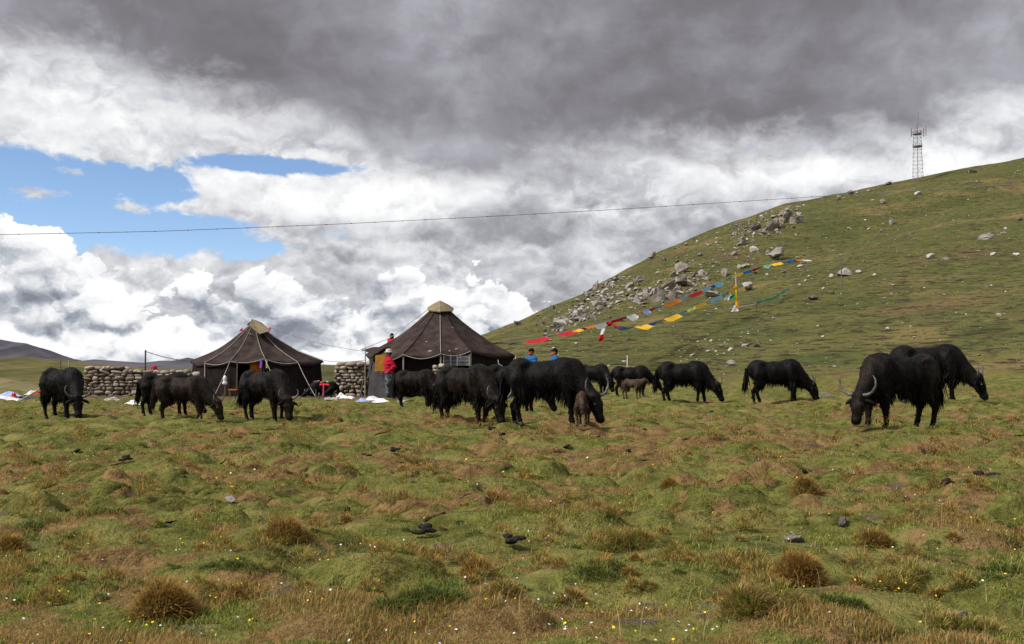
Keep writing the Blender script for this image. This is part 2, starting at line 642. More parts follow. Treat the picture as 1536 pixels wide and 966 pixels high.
def ground_material():
    m, N, b, out = new_mat('meadow')
    geo = N.n('ShaderNodeNewGeometry').outputs['Position']
    att = N.n('ShaderNodeAttribute')
    att.attribute_name = 'cover'
    sp = N.n('ShaderNodeSeparateColor')
    N.put(sp.inputs[0], att.outputs['Color'])
    brown, hill, bare = sp.outputs
    g1 = N.noise(geo, 1.1, 6, 0.65)
    g2 = N.noise(geo, 6.0, 6, 0.7)
    g3 = N.noise(geo, 0.16, 5, 0.6)
    green = N.mix(N.smooth(g2, 0.35, 0.68), (.070, .076, .019), (.180, .182, .046))
    green = N.mix(N.smooth(g1, 0.45, 0.7), green, (.240, .205, .068))
    red = N.mix(N.smooth(g2, 0.35, 0.68), (.130, .080, .034), (.270, .175, .075))
    bf = N.smooth(N.add(brown, N.mul(N.sub(g2, 0.5), 0.9)), 0.35, 0.65)
    near = N.mix(bf, green, red)
    # hillside: olive turf, straw patches, dark contour streaks of bare soil and painted step shade
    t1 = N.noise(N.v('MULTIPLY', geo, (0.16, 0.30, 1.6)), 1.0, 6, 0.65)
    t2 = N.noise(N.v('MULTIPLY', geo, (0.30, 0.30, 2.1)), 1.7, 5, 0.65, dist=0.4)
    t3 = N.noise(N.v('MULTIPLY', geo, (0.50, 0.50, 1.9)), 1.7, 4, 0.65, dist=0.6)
    hg = N.mix(N.smooth(g3, 0.38, 0.62), (.078, .092, .028), (.125, .120, .040))
    hg = N.mix(N.smooth(g1, 0.5, 0.75), hg, (.200, .165, .070))
    hg = N.mix(N.mul(N.smooth(g2, 0.50, 0.66), 0.75), hg, (.055, .060, .020))
    hg = N.mix(N.smooth(N.noise(geo, 0.05, 4, 0.6), 0.54, 0.68), hg, N.mix(g2, (.23, .175, .068), (.14, .115, .045)))
    hg = N.mix(N.mul(N.smooth(N.noise(geo, 0.035, 5, 0.65), 0.56, 0.68), 0.55), hg, (.13, .085, .048))
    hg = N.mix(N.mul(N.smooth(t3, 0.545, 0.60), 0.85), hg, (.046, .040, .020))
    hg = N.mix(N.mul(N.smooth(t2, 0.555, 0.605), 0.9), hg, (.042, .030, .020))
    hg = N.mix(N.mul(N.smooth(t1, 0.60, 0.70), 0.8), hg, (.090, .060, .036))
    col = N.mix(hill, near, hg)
    soil = N.mix(g2, (.060, .044, .030), (.165, .125, .085))
    col = N.mix(N.smooth(N.add(bare, N.mul(N.sub(g2, 0.5), 0.6)), 0.4, 0.65), col, soil)
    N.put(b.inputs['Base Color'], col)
    b.inputs['Roughness'].default_value = 0.95
    b.inputs['Specular IOR Level'].default_value = 0.05
    bp = N.n('ShaderNodeBump')
    bp.inputs['Strength'].default_value = 0.9
    bp.inputs['Distance'].default_value = 0.10
    N.put(bp.inputs['Height'], N.add(g2, N.mul(N.noise(geo, 22.0, 4, 0.6), 0.5), N.mul(hill, N.add(N.mul(t2, -5.0), N.mul(t3, -3.0)))))
    N.put(b.inputs['Normal'], bp.outputs[0])
    return m


M_GROUND = ground_material()


def brownness(x, y):
    """0 green turf .. 1 dry red-brown grass, in patches; browner in the middle distance of the meadow"""
    r = np.hypot(x, y)
    a = fbm(x / 0.8, y / 0.6, 61, 4, 0.72)
    b = fbm(x / 7, y / 4, 65, 2)
    band = sstep(r, 6.5, 9.5) * (1 - sstep(r, 14.5, 19))
    v = (a - 0.5) * 4.0 + (b - 0.5) * 1.6 + 0.26 + 0.24 * band - 0.22 * (1 - sstep(r, 5.5, 7.5)) - 0.22 * sstep(r, 17, 22)
    k = (r < 60) & (y > -2)
    mm, kd = mounds(x[k], y[k])
    v[k] = np.where(mm > 0.03, v[k] + (kd - 0.60) * 2.2, v[k])
    return np.clip(v, 0, 1)


def build_ground():
    az = np.radians(np.concatenate([np.linspace(-180, -38, 40, endpoint=False), np.linspace(-38, -29.5, 30, endpoint=False),
                                    np.linspace(-29.5, 29.5, 470, endpoint=False), np.linspace(29.5, 44, 40, endpoint=False), np.linspace(44, 180, 40)]))
    rr = np.concatenate([[0.4, 1.2, 2.0, 2.6], np.geomspace(3.0, 62, 310, endpoint=False), np.geomspace(62, 440, 170, endpoint=False), np.geomspace(440, 16000, 40)])
    A, Q = np.meshgrid(az, rr, indexing='ij')
    X, Y = Q * np.sin(A), Q * np.cos(A)
    Z = H(X, Y)
    far = sstep(Q, 450, 1200)
    Z = Z * (1 - far) + far * (-22.0)
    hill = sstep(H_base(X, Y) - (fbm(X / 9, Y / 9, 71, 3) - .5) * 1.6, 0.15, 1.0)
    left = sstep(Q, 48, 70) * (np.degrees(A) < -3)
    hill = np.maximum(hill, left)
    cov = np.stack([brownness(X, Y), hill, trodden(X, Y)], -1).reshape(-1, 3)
    n, k = len(az), len(rr)
    idx = np.arange(n * k).reshape(n, k)
    q = np.stack([idx[:-1, :-1], idx[:-1, 1:], idx[1:, 1:], idx[1:, :-1]], -1).reshape(-1, 4)
    q = q[:, ::-1]
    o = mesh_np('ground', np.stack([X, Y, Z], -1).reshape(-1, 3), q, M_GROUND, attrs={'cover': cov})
    tag(o, 'grassy high meadow rising into a green stony hillside', kind='structure')


build_ground()


# distant hills beyond the valley
def ridge(name, label, sky, dist, depth, base, mat, rough=0.02, seed=5):
    """a hill range whose skyline follows photo points at a given distance; it has a slope towards the valley and one behind"""
    px = np.linspace(sky[0][0], sky[-1][0], 220)
    py = np.interp(px, [p[0] for p in sky], [p[1] for p in sky])
    s = np.linspace(-1, 1, 41)
    V = []
    for a, b in zip(px, py):
        u, w = ray(a, b)
        top = CAMZ + w * dist
        for q in s:
            Y = dist + q * depth
            f = (1 - abs(q)) ** 1.25
            x = u * dist + (vnoise(np.array([a / 9.0]), np.array([q * 4]), seed)[0] - .5) * 0.0
            gul = (fbm(np.array([a / 13.0]), np.array([q * 3.0]), seed, 4)[0] - .5) * (top - base) * 0.5 * f * (1 - f) * 4
            V.append((x * (1 + q * depth / dist * 0.15), Y, base + (top - base) * f + gul * 0.55))
    m = len(s)
    idx = np.arange(len(px) * m).reshape(len(px), m)
    q = np.stack([idx[:-1, :-1], idx[1:, :-1], idx[1:, 1:], idx[:-1, 1:]], -1).reshape(-1, 4)
    o = mesh_np(name, np.array(V), q, mat)
    tag(o, label, kind='structure')


def hill_mat(name, a, b, c, sc):
    m, N, bs, out = new_mat(name)
    geo = N.n('ShaderNodeNewGeometry').outputs['Position']
    n1 = N.noise(geo, sc, 6, 0.65)
    n2 = N.noise(geo, sc * 5, 5, 0.65)
    col = N.mix(N.smooth(n1, 0.4, 0.62), a, b)
    col = N.mix(N.mul(N.smooth(n2, 0.5, 0.68), 0.7), col, c)
    N.put(bs.inputs['Base Color'], col)
    bs.inputs['Roughness'].default_value = 0.95
    bs.inputs['Specular IOR Level'].default_value = 0.0
    return m


M_OLIVE = hill_mat('olive_hill', (.085, .085, .036), (.15, .13, .06), (.05, .055, .026), 0.004)
M_PALE = hill_mat('pale_slope', (.14, .14, .055), (.22, .19, .10), (.10, .10, .05), 0.02)
M_HAZE = hill_mat('hazy_hill', (.085, .082, .10), (.125, .115, .13), (.06, .06, .08), 0.0008)  # haze over the farthest hills is put into this purple-grey colour
ridge('mountain', 'dark hazy purple-grey mountain on the horizon', [(-260, 512), (-120, 500), (-40, 503), (0, 509), (22, 513), (40, 515), (60, 526), (85, 537), (120, 548), (200, 556)], 7000, 1600, -30, M_HAZE, seed=5)
ridge('mountain', 'low blue-grey ridge along the horizon', [(40, 556), (90, 545), (140, 539), (170, 541), (215, 544), (240, 541), (262, 541), (282, 536), (300, 542), (340, 546), (400, 547), (470, 546), (520, 548), (560, 550), (640, 560)], 5200, 1100, -30, M_HAZE, seed=9)
ridge('hill', 'olive hillside beyond the valley', [(-300, 540), (-100, 539), (0, 538), (45, 536), (90, 540), (125, 544), (170, 549), (240, 556), (330, 566), (430, 580)], 1500, 900, -24, M_OLIVE, seed=13)
ridge('hill', 'brown ridge showing in the gap between the tents', [(380, 566), (430, 553), (480, 548), (520, 549), (560, 551), (620, 556), (700, 570)], 900, 350, -24, M_OLIVE, seed=17)
ridge('hill', 'pale grassy slope at the foot of the olive hillside', [(-260, 556), (-60, 562), (0, 567), (20, 571), (45, 581), (70, 588), (120, 596)], 420, 230, -20, M_PALE, seed=21)

# ------------------------------------------------------------------ organic bodies: smooth unions of rounded shapes, meshed in one piece
def surface_nets(f, org, h):
    s = f < 0
    nx, ny, nz = f.shape
    cnt = np.zeros((nx - 1, ny - 1, nz - 1))
    acc = np.zeros((nx - 1, ny - 1, nz - 1, 3))
    cor = [(a, b, c) for a in (0, 1) for b in (0, 1) for c in (0, 1)]
    sub = lambda A, c: A[c[0]:nx - 1 + c[0], c[1]:ny - 1 + c[1], c[2]:nz - 1 + c[2]]
    for c in cor:
        for ax in range(3):
            if c[ax] == 0:
                d = list(c)
                d[ax] = 1
                fa, fb = sub(f, c), sub(f, d)
                k = (fa < 0) != (fb < 0)
                den = np.where(k, fa - fb, 1.0)
                t = np.where(k, fa / den, 0)
                cnt += k
                for q in range(3):
                    acc[..., q] += k * (c[q] + (t if q == ax else 0))
    act = cnt > 0
    idx = -np.ones(act.shape, dtype=np.int64)
    idx[act] = np.arange(act.sum())
    g = np.argwhere(act)
    V = np.array(org) + (g + acc[act] / cnt[act][:, None]) * h
    Q = []
    for ax in range(3):
        o = [a for a in range(3) if a != ax]
        A = [slice(1, -1)] * 3
        A[ax] = slice(0, -1)
        Bs = list(A)
        Bs[ax] = slice(1, None)
        sa, sb = s[tuple(A)], s[tuple(Bs)]
        k = np.argwhere(sa != sb)
        if not len(k):
            continue
        ins = sa[tuple(k.T)]
        p = k.copy()
        for a in o:
            p[:, a] += 1
        def cell(da, db):
            q = p.copy()
            q[:, o[0]] -= da
            q[:, o[1]] -= db
            return idx[tuple(q.T)]
        quad = np.stack([cell(1, 1), cell(0, 1), cell(0, 0), cell(1, 0)], 1)
        flip = ins if ax != 1 else ~ins
        quad[~flip] = quad[~flip][:, ::-1]
        Q.append(quad)
    return V, np.concatenate(Q)


class SDF:
    """list of shapes; each is blended into those before it"""

    def __init__(self):
        self.p = []

    def cone(self, a, b, ra, rb, k=0.06, sq=None):
        self.p.append(('c', np.array(a, float), np.array(b, float), ra, rb, k, sq))
        return self

    def ell(self, c, r, k=0.06, rot=None):
        self.p.append(('e', np.array(c, float), np.array(r, float), None if rot is None else np.array(rot), 0, k, None))
        return self

    def chain(self, pts, rs, k=0.05):
        for i in range(len(pts) - 1):
            self.cone(pts[i], pts[i + 1], rs[i], rs[i + 1], k)
        return self

    def cut(self, c, r, k=0.02):
        self.p.append(('x', np.array(c, float), np.array(r, float), None, 0, k, None))
        return self

    def bounds(self):
        lo, hi = np.full(3, 1e9), np.full(3, -1e9)
        for t, a, b, ra, rb, k, sq in self.p:
            if t == 'c':
                for q, r in ((a, ra), (b, rb)):
                    lo, hi = np.minimum(lo, q - r), np.maximum(hi, q + r)
            elif t == 'e':
                m = b if ra is None else np.full(3, b.max())
                lo, hi = np.minimum(lo, a - m), np.maximum(hi, a + m)
        return lo, hi

    def mesh(self, h, bump=None):
        lo, hi = self.bounds()
        lo, hi = lo - 3 * h - 0.02, hi + 3 * h + 0.02
        n = np.ceil((hi - lo) / h).astype(int) + 1
        ax = [lo[i] + h * np.arange(n[i]) for i in range(3)]
        X, Y, Z = np.meshgrid(*ax, indexing='ij')
        f = None
        for t, a, b, ra, rb, k, sq in self.p:
            if t == 'c':
                ab = b - a
                L = max(float(ab @ ab), 1e-9)
                tt = np.clip(((X - a[0]) * ab[0] + (Y - a[1]) * ab[1] + (Z - a[2]) * ab[2]) / L, 0, 1)
                s = sq or (1, 1, 1)
                d = np.sqrt((s[0] * (X - a[0] - tt * ab[0])) ** 2 + (s[1] * (Y - a[1] - tt * ab[1])) ** 2 + (s[2] * (Z - a[2] - tt * ab[2])) ** 2) - (ra + (rb - ra) * tt)
            else:
                px, py, pz = X - a[0], Y - a[1], Z - a[2]
                if ra is not None and t == 'e':
                    px, py, pz = [ra[0, i] * px + ra[1, i] * py + ra[2, i] * pz for i in range(3)]
                k0 = np.sqrt((px / b[0]) ** 2 + (py / b[1]) ** 2 + (pz / b[2]) ** 2)
                k1 = np.sqrt((px / b[0] ** 2) ** 2 + (py / b[1] ** 2) ** 2 + (pz / b[2] ** 2) ** 2) + 1e-9
                d = k0 * (k0 - 1) / k1
                d = np.where(k0 < 1e-6, -b.min(), d)
            if f is None:
                f = d
            elif t == 'x':
                f = np.maximum(f, -d)
            else:
                hh = np.clip(0.5 + 0.5 * (f - d) / k, 0, 1)
                f = f * (1 - hh) + d * hh - k * hh * (1 - hh)
        if bump is not None:
            f = f + bump(X, Y, Z)
        return surface_nets(f, lo, h)


def vert_normals(V, Q):
    a, b, c = V[Q[:, 0]], V[Q[:, 1]], V[Q[:, 2]]
    fn = np.cross(b - a, c - a)
    n = np.zeros_like(V)
    for i in range(Q.shape[1]):
        np.add.at(n, Q[:, i], fn)
    return n / (np.linalg.norm(n, axis=1, keepdims=True) + 1e-9)


def strands(name, roots, dirs, length, width, mat, parent, droop=0.0, rg=rng, attrs=None):
    """many thin tapered locks as one mesh (two triangles each)"""
    n = len(roots)
    length = np.broadcast_to(length, n)[:, None]
    width = np.broadcast_to(width, n)[:, None]
    side = np.cross(dirs, rg.normal(size=(n, 3)))
    side /= np.linalg.norm(side, axis=1, keepdims=True) + 1e-9
    mid = roots + dirs * length * 0.55
    d2 = dirs + np.array([0, 0, -droop])
    d2 /= np.linalg.norm(d2, axis=1, keepdims=True)
    tip = mid + d2 * length * 0.45
    V = np.stack([roots - side * width / 2, roots + side * width / 2, mid + side * width * 0.36, mid - side * width * 0.36, tip], 1).reshape(-1, 3)
    b = np.arange(n)[:, None] * 5
    T = np.concatenate([b + np.array([[0, 1, 2]]), b + np.array([[0, 2, 3]]), b + np.array([[3, 2, 4]])], 1).reshape(-1, 3)
    return mesh_np(name, V, T, mat, parent, smooth=False, attrs=attrs)


# ------------------------------------------------------------------ yaks
def coat(name, col, tip, sheen=0.35):
    m, N, b, out = new_mat(name)
    o = N.n('ShaderNodeTexCoord').outputs['Object']
    n1 = N.noise(N.v('MULTIPLY', o, (6.0, 6.0, 2.0)), 1.0, 5, 0.6)
    n2 = N.noise(N.v('MULTIPLY', o, (60.0, 60.0, 14.0)), 1.0, 3, 0.6)
    N.put(b.inputs['Base Color'], N.mix(N.smooth(N.add(n1, N.mul(N.sub(n2, 0.5), 0.5)), 0.42, 0.72), col, tip))
    b.inputs['Roughness'].default_value = 0.55
    b.inputs['Specular IOR Level'].default_value = 0.10
    bp = N.n('ShaderNodeBump')
    bp.inputs['Strength'].default_value = 0.6
    bp.inputs['Distance'].default_value = 0.02
    N.put(bp.inputs['Height'], n2)
    N.put(b.inputs['Normal'], bp.outputs[0])
    return m


M_BLACK = coat('black_coat', (.0025, .0023, .0024), (.0105, .0085, .0076))
M_BLACKBROWN = coat('black_brown_coat', (.0030, .0026, .0024), (.024, .015, .0105))
M_BROWN = coat('dark_brown_coat', (.013, .009, .007), (.042, .026, .018))
M_CALF = coat('calf_coat', (.042, .026, .017), (.115, .076, .050))
M_HORN = simple('horn', (.105, .097, .09), rough=0.45, var=0.5, scale=9, spec=0.4)
M_HORN_DARK = simple('dark_horn', (.07, .066, .062), rough=0.45, var=0.5, scale=9, spec=0.4)
M_HOOF = simple('hoof', (.045, .038, .032), rough=0.6, var=0.4)
M_EYE = simple('eye', (.006, .005, .005), rough=0.12, var=0.1, spec=0.6)
M_NOSE = simple('nose', (.10, .095, .095), rough=0.4, var=0.6, scale=40, spec=0.4)


def make_yak(label, px, py, heading, scale=1.0, lean=0.0, yaw=0.0, head_low=1.0, horns=1.0, mat=None, horn_mat=None, gait=(0, 0, 0, 0), calf=False,
             seed=1, group='yaks grazing on the meadow', hump=1.0, belly=1.0, skirt=1.0, depth=None, lying=False, name='yak', cat='yak', hair=1.0):
    rg = np.random.default_rng(seed)
    mat = mat or M_BLACK
    horn_mat = horn_mat or M_HORN
    p = hit(px, py) if depth is None else at(px, py, depth)
    p.z = hz(p.x, p.y)
    root = thing(name, label, cat, p, R(heading), group)
    root.scale = (scale,) * 3
    up = -0.42 if lying else 0.0                     # a lying animal rests its trunk on the ground
    s = SDF()
    b = belly
    if calf:
        s.ell((-.50, 0, 1.02), (.27, .21, .27)).ell((-.08, 0, .98), (.52, .235, .27)).ell((.34, 0, .98), (.29, .22, .30)).ell((.36, 0, 1.12), (.22, .13, .15))
    else:
        s.ell((-.60, 0, 1.04 + up), (.33, .28, .32)).ell((-.60, 0, 1.20 + up), (.20, .13, .12)).ell((-.12, 0, .96 + up), (.62, .315 * b, .325 * b))
        s.ell((.36, 0, .95 + up), (.36, .275, .40)).ell((.32, 0, 1.20 + up), (.32, .15, .185 * hump)).ell((-.15, 0, 1.18 + up), (.62, .12, .11))
        for y in (-1, 1):                            # hip bones and shoulder blades
            s.ell((-.52, y * .19, 1.24 + up), (.09, .06, .05), 0.07).ell((.34, y * .22, 1.02 + up), (.15, .09, .27), 0.09)
    # neck and head, turned by yaw about the withers
    cy, sy = math.cos(R(yaw)), math.sin(R(yaw))
    nb = np.array([.52, 0, 1.08 + up])

    def turn(v):
        v = np.array(v, float) - nb
        return nb + np.array([v[0] * cy - v[1] * sy, v[0] * sy + v[1] * cy, v[2]])

    hl = head_low
    lo = up * 0.75
    poll = np.array([1.00, 0, .585 + (1 - hl) * .55 + lo])
    if calf:
        poll = np.array([.86, 0, .80 + (1 - hl) * .62])
    tilt = R(72 - (1 - hl) * 38)                     # angle of the face below the horizontal
    if lying:
        tilt = R(48)
    f = np.array([math.cos(tilt), 0, -math.sin(tilt)])
    up_f = np.array([math.sin(tilt), 0, math.cos(tilt)])     # normal of the forehead
    hlen = .50 if not calf else .36
    hw = 1.0 if not calf else .78
    muz = poll + f * hlen
    rot = np.array([[cy, -sy, 0], [sy, cy, 0], [0, 0, 1]])
    F3, U3, S3 = rot @ f, rot @ up_f, rot @ np.array([0, 1, 0])
    s.cone(nb - np.array([.06, 0, .06]), turn(poll - f * .02 - up_f * .05), .25 if not calf else .17, .135 * hw, .10, (1, 1.15, 1))
    s.cone(nb + np.array([-.02, 0, -.24]), turn(poll + f * .06 - up_f * .12), .16 if not calf else .1, .10 * hw, .10)
    s.cone(turn(poll), turn(poll + f * hlen * .45), .125 * hw, .105 * hw, .05)
    s.cone(turn(poll + f * hlen * .4), turn(muz - f * .06), .10 * hw, .072 * hw, .05)
    s.ell(turn(muz - f * .05), (.085 * hw, .085 * hw, .075 * hw), .05)
    s.cone(turn(poll + f * hlen * .35 - up_f * .07), turn(muz - f * .10 - up_f * .05), .075 * hw, .05 * hw, .05)
    for y in (-1, 1):
        s.ell(turn(poll + f * .16 + np.array([0, y * .085 * hw, 0]) + up_f * .05), (.045 * hw,) * 3, .04)
    # legs
    feet = []
    g = gait
    legw = 1.0 if not calf else .82
    if not lying:
        for i, y in enumerate((-1, 1)):
            o = g[i]
            L = [(.42, y * .16, .78), (.43 + o * .45, y * .165, .43), (.42 + o * .9, y * .15, .13)]
            s.cone(L[0], L[1], .135 * legw, .075 * legw, .07).cone(L[1], L[2], .066 * legw, .046 * legw, .04).ell((L[2][0] + .015, L[2][1], .10), (.055 * legw, .052 * legw, .06), .03)
            feet.append((L[2][0] + .03, L[2][1]))
        for i, y in enumerate((-1, 1)):
            o = g[2 + i]
            L = [(-.62, y * .15, .90), (-.54 + o * .2, y * .18, .64), (-.74 + o * .7, y * .155, .40), (-.70 + o * .95, y * .15, .13)]
            s.cone(L[0], L[1], .19 * legw, .125 * legw, .08).cone(L[1], L[2], .11 * legw, .062 * legw, .05).cone(L[2], L[3], .058 * legw, .045 * legw, .04)
            s.ell((L[3][0] + .015, L[3][1], .10), (.055 * legw, .052 * legw, .06), .03)
            feet.append((L[3][0] + .03, L[3][1]))
    else:
        for y in (-1, 1):
            s.cone((.40, y * .22, .40), (.66, y * .27, .13), .11, .07, .06).cone((.66, y * .27, .13), (.42, y * .30, .07), .065, .05, .04)
            s.cone((-.58, y * .24, .45), (-.22, y * .36, .20), .17, .10, .08).cone((-.22, y * .36, .20), (-.52, y * .40, .07), .07, .05, .04)
            feet += [(.40, y * .30), (-.55, y * .40)]
    # tail root
    s.cone((-.88, 0, 1.14 + up), (-.97, 0, .95 + up), .055, .05, .05)
    ph = rg.uniform(0, 6, 6)

    def bump(X, Y, Z):
        return 0.010 * np.sin(X * 9 + ph[0] + 2 * np.sin(Y * 5 + ph[1])) * np.sin(Z * 7 + ph[2]) + 0.006 * np.sin(X * 23 + ph[3]) * np.sin(Y * 19 + Z * 6 + ph[4])

    V, Q = s.mesh((0.032 if p.y < 24 else 0.042) if not calf else 0.028, bump)
    body = mesh_np('body', V, Q, mat, root)
    # hooves
    for x, y in feet:
        MBh = MB()
        for q in (-.024, .024):
            MBh.tube([(x - .01, y + q, .085), (x + .012, y + q, .03), (x + .03, y + q, -.015)], [.030, .034, .036], 7)
        MBh.build('hoof', M_HOOF, root, True)
    # horns, ears, eyes, nose
    P = lambda a, l, u: turn(poll) + F3 * a + S3 * l + U3 * u
    for y in (-1, 1):
        if horns > 0:
            h = horns * .74
            pts = [P(-.02, y * .09, .04), P(-.03, y * (.09 + .11 * h), .05), P(-.07, y * (.09 + .22 * h), .06 + .02 * h), P(-.07 - .12 * h, y * (.09 + .30 * h), .07 + .06 * h),
                   P(-.07 - .24 * h, y * (.09 + .30 * h), .07 + .10 * h), P(-.07 - .33 * h, y * (.09 + .24 * h), .07 + .12 * h)]
            MB().tube(pts, [.034, .031, .027, .021, .014, .004], 8).build('horn', horn_mat, root, True)
        e = MB()
        ear = [P(.05, y * .11, -.01), P(.06, y * .17, -.035), P(.09, y * .24, -.06), P(.13, y * .29, -.07)]
        e.tube(ear, [.026, .042, .036, .006], 7).build('ear', mat, root, True)
        s_eye = SDF().ell((0, 0, 0), (.024, .024, .024))
        ev, eq = s_eye.mesh(.012)
        mesh_np('eye', ev + P(.165, y * .118 * hw, .055), eq, M_EYE, root)
    nv, nq = SDF().ell((0, 0, 0), (.030, .060 * hw, .046), .02).mesh(.014)
    nv = nv @ np.array([F3, S3, U3]) + turn(muz - f * .002)
    mesh_np('nose', nv, nq, M_NOSE, root)
    # hair: long skirt on belly, shoulders and thighs, short shaggy coat elsewhere
    N_ = vert_normals(V, Q)
    n = int((5200 if not calf else 2600) * hair)
    pick = rg.integers(0, len(V), n)
    Vp, Np = V[pick], N_[pick]
    jit = rg.normal(scale=.012, size=Vp.shape)
    Vp = Vp + jit - Np * .012
    trunk = (Vp[:, 0] > -.95) & (Vp[:, 0] < .75)
    low = trunk & (Vp[:, 2] < .74 + up) & (Vp[:, 2] > .50 + up) & (np.abs(Vp[:, 1]) > .03)
    leg = Vp[:, 2] < .5 + up
    headm = Vp[:, 0] > .85
    Ln = rg.uniform(.03, .06, n)
    Ln = np.where(low, rg.uniform(.05, .21, n) * skirt, Ln)
    Ln = np.where(leg & ~low, rg.uniform(.02, .05, n), Ln)
    Ln = np.where(headm, rg.uniform(.015, .04, n), Ln)
    down = np.array([-.25, 0, -1.0])
    dr = Np * np.where(low, .22, .22)[:, None] + down * np.where(low, 1.0, .9)[:, None] + rg.normal(scale=.15, size=Vp.shape)
    dr /= np.linalg.norm(dr, axis=1, keepdims=True)
    ok = ~(Vp[:, 2] < .14)
    tone = None
    hair_ob = strands('hair', Vp[ok], dr[ok], Ln[ok], np.where(low, .022, .017)[ok], mat, root, droop=.35, rg=rg)
    tag(hair_ob, kind='stuff')
    # tail: a long bushy switch
    k = 240 if not calf else 120
    t = rg.uniform(0, 1, k)
    base = np.stack([-.93 - .06 * t + rg.normal(scale=.03, size=k), rg.normal(scale=.035, size=k), 1.10 + up - t * .42], 1)
    dd = np.stack([-.10 + rg.normal(scale=.10, size=k), rg.normal(scale=.12, size=k), -np.ones(k)], 1)
    dd /= np.linalg.norm(dd, axis=1, keepdims=True)
    tl = np.minimum(rg.uniform(.25, .52, k) * (1 if not calf else .5), base[:, 2] - .05)
    tail = strands('tail', base, dd, tl, .03, mat, root, rg=rg)
    tag(tail, kind='stuff')
    root['forehead'] = tuple(P(.03, 0, .12))
    return root


GR = 'yaks grazing on the meadow'
YAKS = [
    # label, px, py(feet), heading, dict
    ('black yak grazing alone before the left end of the stone wall', 95, 631, -38, dict(scale=0.82, yaw=-18, seed=1, gait=(.03, -.05, .06, -.05))),
    ('black yak mostly hidden behind the dark brown young yak', 252, 626, -4, dict(scale=0.72, yaw=10, seed=2, horns=.5, gait=(.0, .08, -.05, .05))),
    ('lean dark brown young yak with short horns and a rope hanging at its neck', 278, 635, -8, dict(scale=0.72, yaw=-12, seed=3, mat=M_BROWN, horns=.6, belly=.86, skirt=.45, hump=.6, gait=(.14, -.12, .12, -.06))),
    ('black yak grazing in front of the door of the smaller tent', 400, 633, -34, dict(scale=0.80, yaw=-22, seed=4, mat=M_BLACKBROWN, horns=.75, skirt=.6, belly=.95, gait=(.05, -.05, .10, -.05))),
    ('black yak grazing just right of the person in the red jacket', 627, 614, -26, dict(scale=0.78, yaw=-22, seed=5, horns=.85, mat=M_BLACKBROWN, gait=(.04, -.04, .08, -.08))),
    ('black yak with pale curved horns, its muzzle close behind the foremost yak', 702, 639, -40, dict(scale=0.87, yaw=-14, seed=6, mat=M_BLACKBROWN, gait=(.03, -.06, .06, -.06))),
    ('black yak standing half hidden between two grazing yaks in front of the big tent', 772, 621, -24, dict(scale=0.9, yaw=8, seed=7, horns=.8, hump=1.15)),
    ('large black yak with wide upturned horns, a brown calf under its neck', 826, 646, -14, dict(scale=0.9, yaw=-30, seed=8, horns=1.15, skirt=1.2, gait=(.04, -.04, .10, -.10))),
    ('black yak far off behind the foremost yak, head turned to the hill', 893, 592, -42, dict(scale=0.89, yaw=-20, seed=10, head_low=.92, horns=.8, hair=.7, gait=(.03, -.05, .05, -.05))),
    ('small black yak with a white-marked head far off beside a brown calf', 950, 597, -10, dict(scale=0.82, yaw=10, seed=11, head_low=.72, horns=.4, hair=.7)),
    ('black yak grazing midway at the foot of the hill, long hair on its belly', 1030, 606, -12, dict(scale=0.96, yaw=-18, seed=13, horns=.85, gait=(-.08, .16, .0, .14))),
    ('black yak grazing side-on with its muzzle by a yellow flower clump', 1168, 606, -4, dict(scale=0.96, yaw=-8, seed=14, horns=.85, gait=(-.06, .12, -.08, .14))),
    ('big black yak facing the other way from the herd, head down at the grass', 1345, 646, 200, dict(scale=1.02, yaw=22, seed=15, horns=1.15, mat=M_BLACKBROWN, gait=(.10, -.08, .08, -.02))),
    ('black yak grazing behind the big yak that faces the other way', 1398, 607, -10, dict(scale=1.13, yaw=-24, seed=16, horns=.9, gait=(-.04, .10, 0, .1))),
]
YOBJ = []
for lab, px, py, hd, kw in YAKS:
    YOBJ.append(make_yak(lab, px, py, hd, **kw))
CALF = 'brown yak calves'
make_yak('brown yak calf standing under the neck of the large foremost yak', 874, 648, -100, scale=.47, yaw=12, seed=21, calf=True, mat=M_CALF, horns=0, head_low=1.0, group=CALF, name='yak_calf', cat='yak calf', gait=(.02, -.02, .04, -.04))
make_yak('brown yak calf standing in front of the far white-marked yak', 950, 604, -48, scale=.50, yaw=30, seed=22, calf=True, mat=M_CALF, horns=0, head_low=.25, group=CALF, name='yak_calf', cat='yak calf', hair=.8)

# the decorated yak resting at the corner of the smaller tent
def cloth_patch(name, pts, mat, parent, n=6, amp=.01, seed=0):
    """a soft sheet between four corner points (a, b, c, d in order)"""
    a, b, c, d = [np.array(p, float) for p in pts]
    rg = np.random.default_rng(seed)
    u = np.linspace(0, 1, n)
    A, B = np.meshgrid(u, u, indexing='ij')
    P = (a * ((1 - A) * (1 - B))[..., None] + b * (A * (1 - B))[..., None] + c * (A * B)[..., None] + d * ((1 - A) * B)[..., None])
    nrm = np.cross(b - a, d - a)
    nrm = nrm / (np.linalg.norm(nrm) + 1e-9)
    w = np.sin(A * rg.uniform(5, 9) + rg.uniform(0, 6)) * .6 + np.sin(B * rg.uniform(3, 7) + A * 3 + rg.uniform(0, 6)) * .6
    P = P + nrm * (w * amp)[..., None]
    idx = np.arange(n * n).reshape(n, n)
    q = np.stack([idx[:-1, :-1], idx[1:, :-1], idx[1:, 1:], idx[:-1, 1:]], -1).reshape(-1, 4)
    th = nrm * 0.006
    V = np.concatenate([P.reshape(-1, 3), P.reshape(-1, 3) - th])
    q2 = np.concatenate([q, q[:, ::-1] + n * n])
    return mesh_np(name, V, q2, mat, parent)


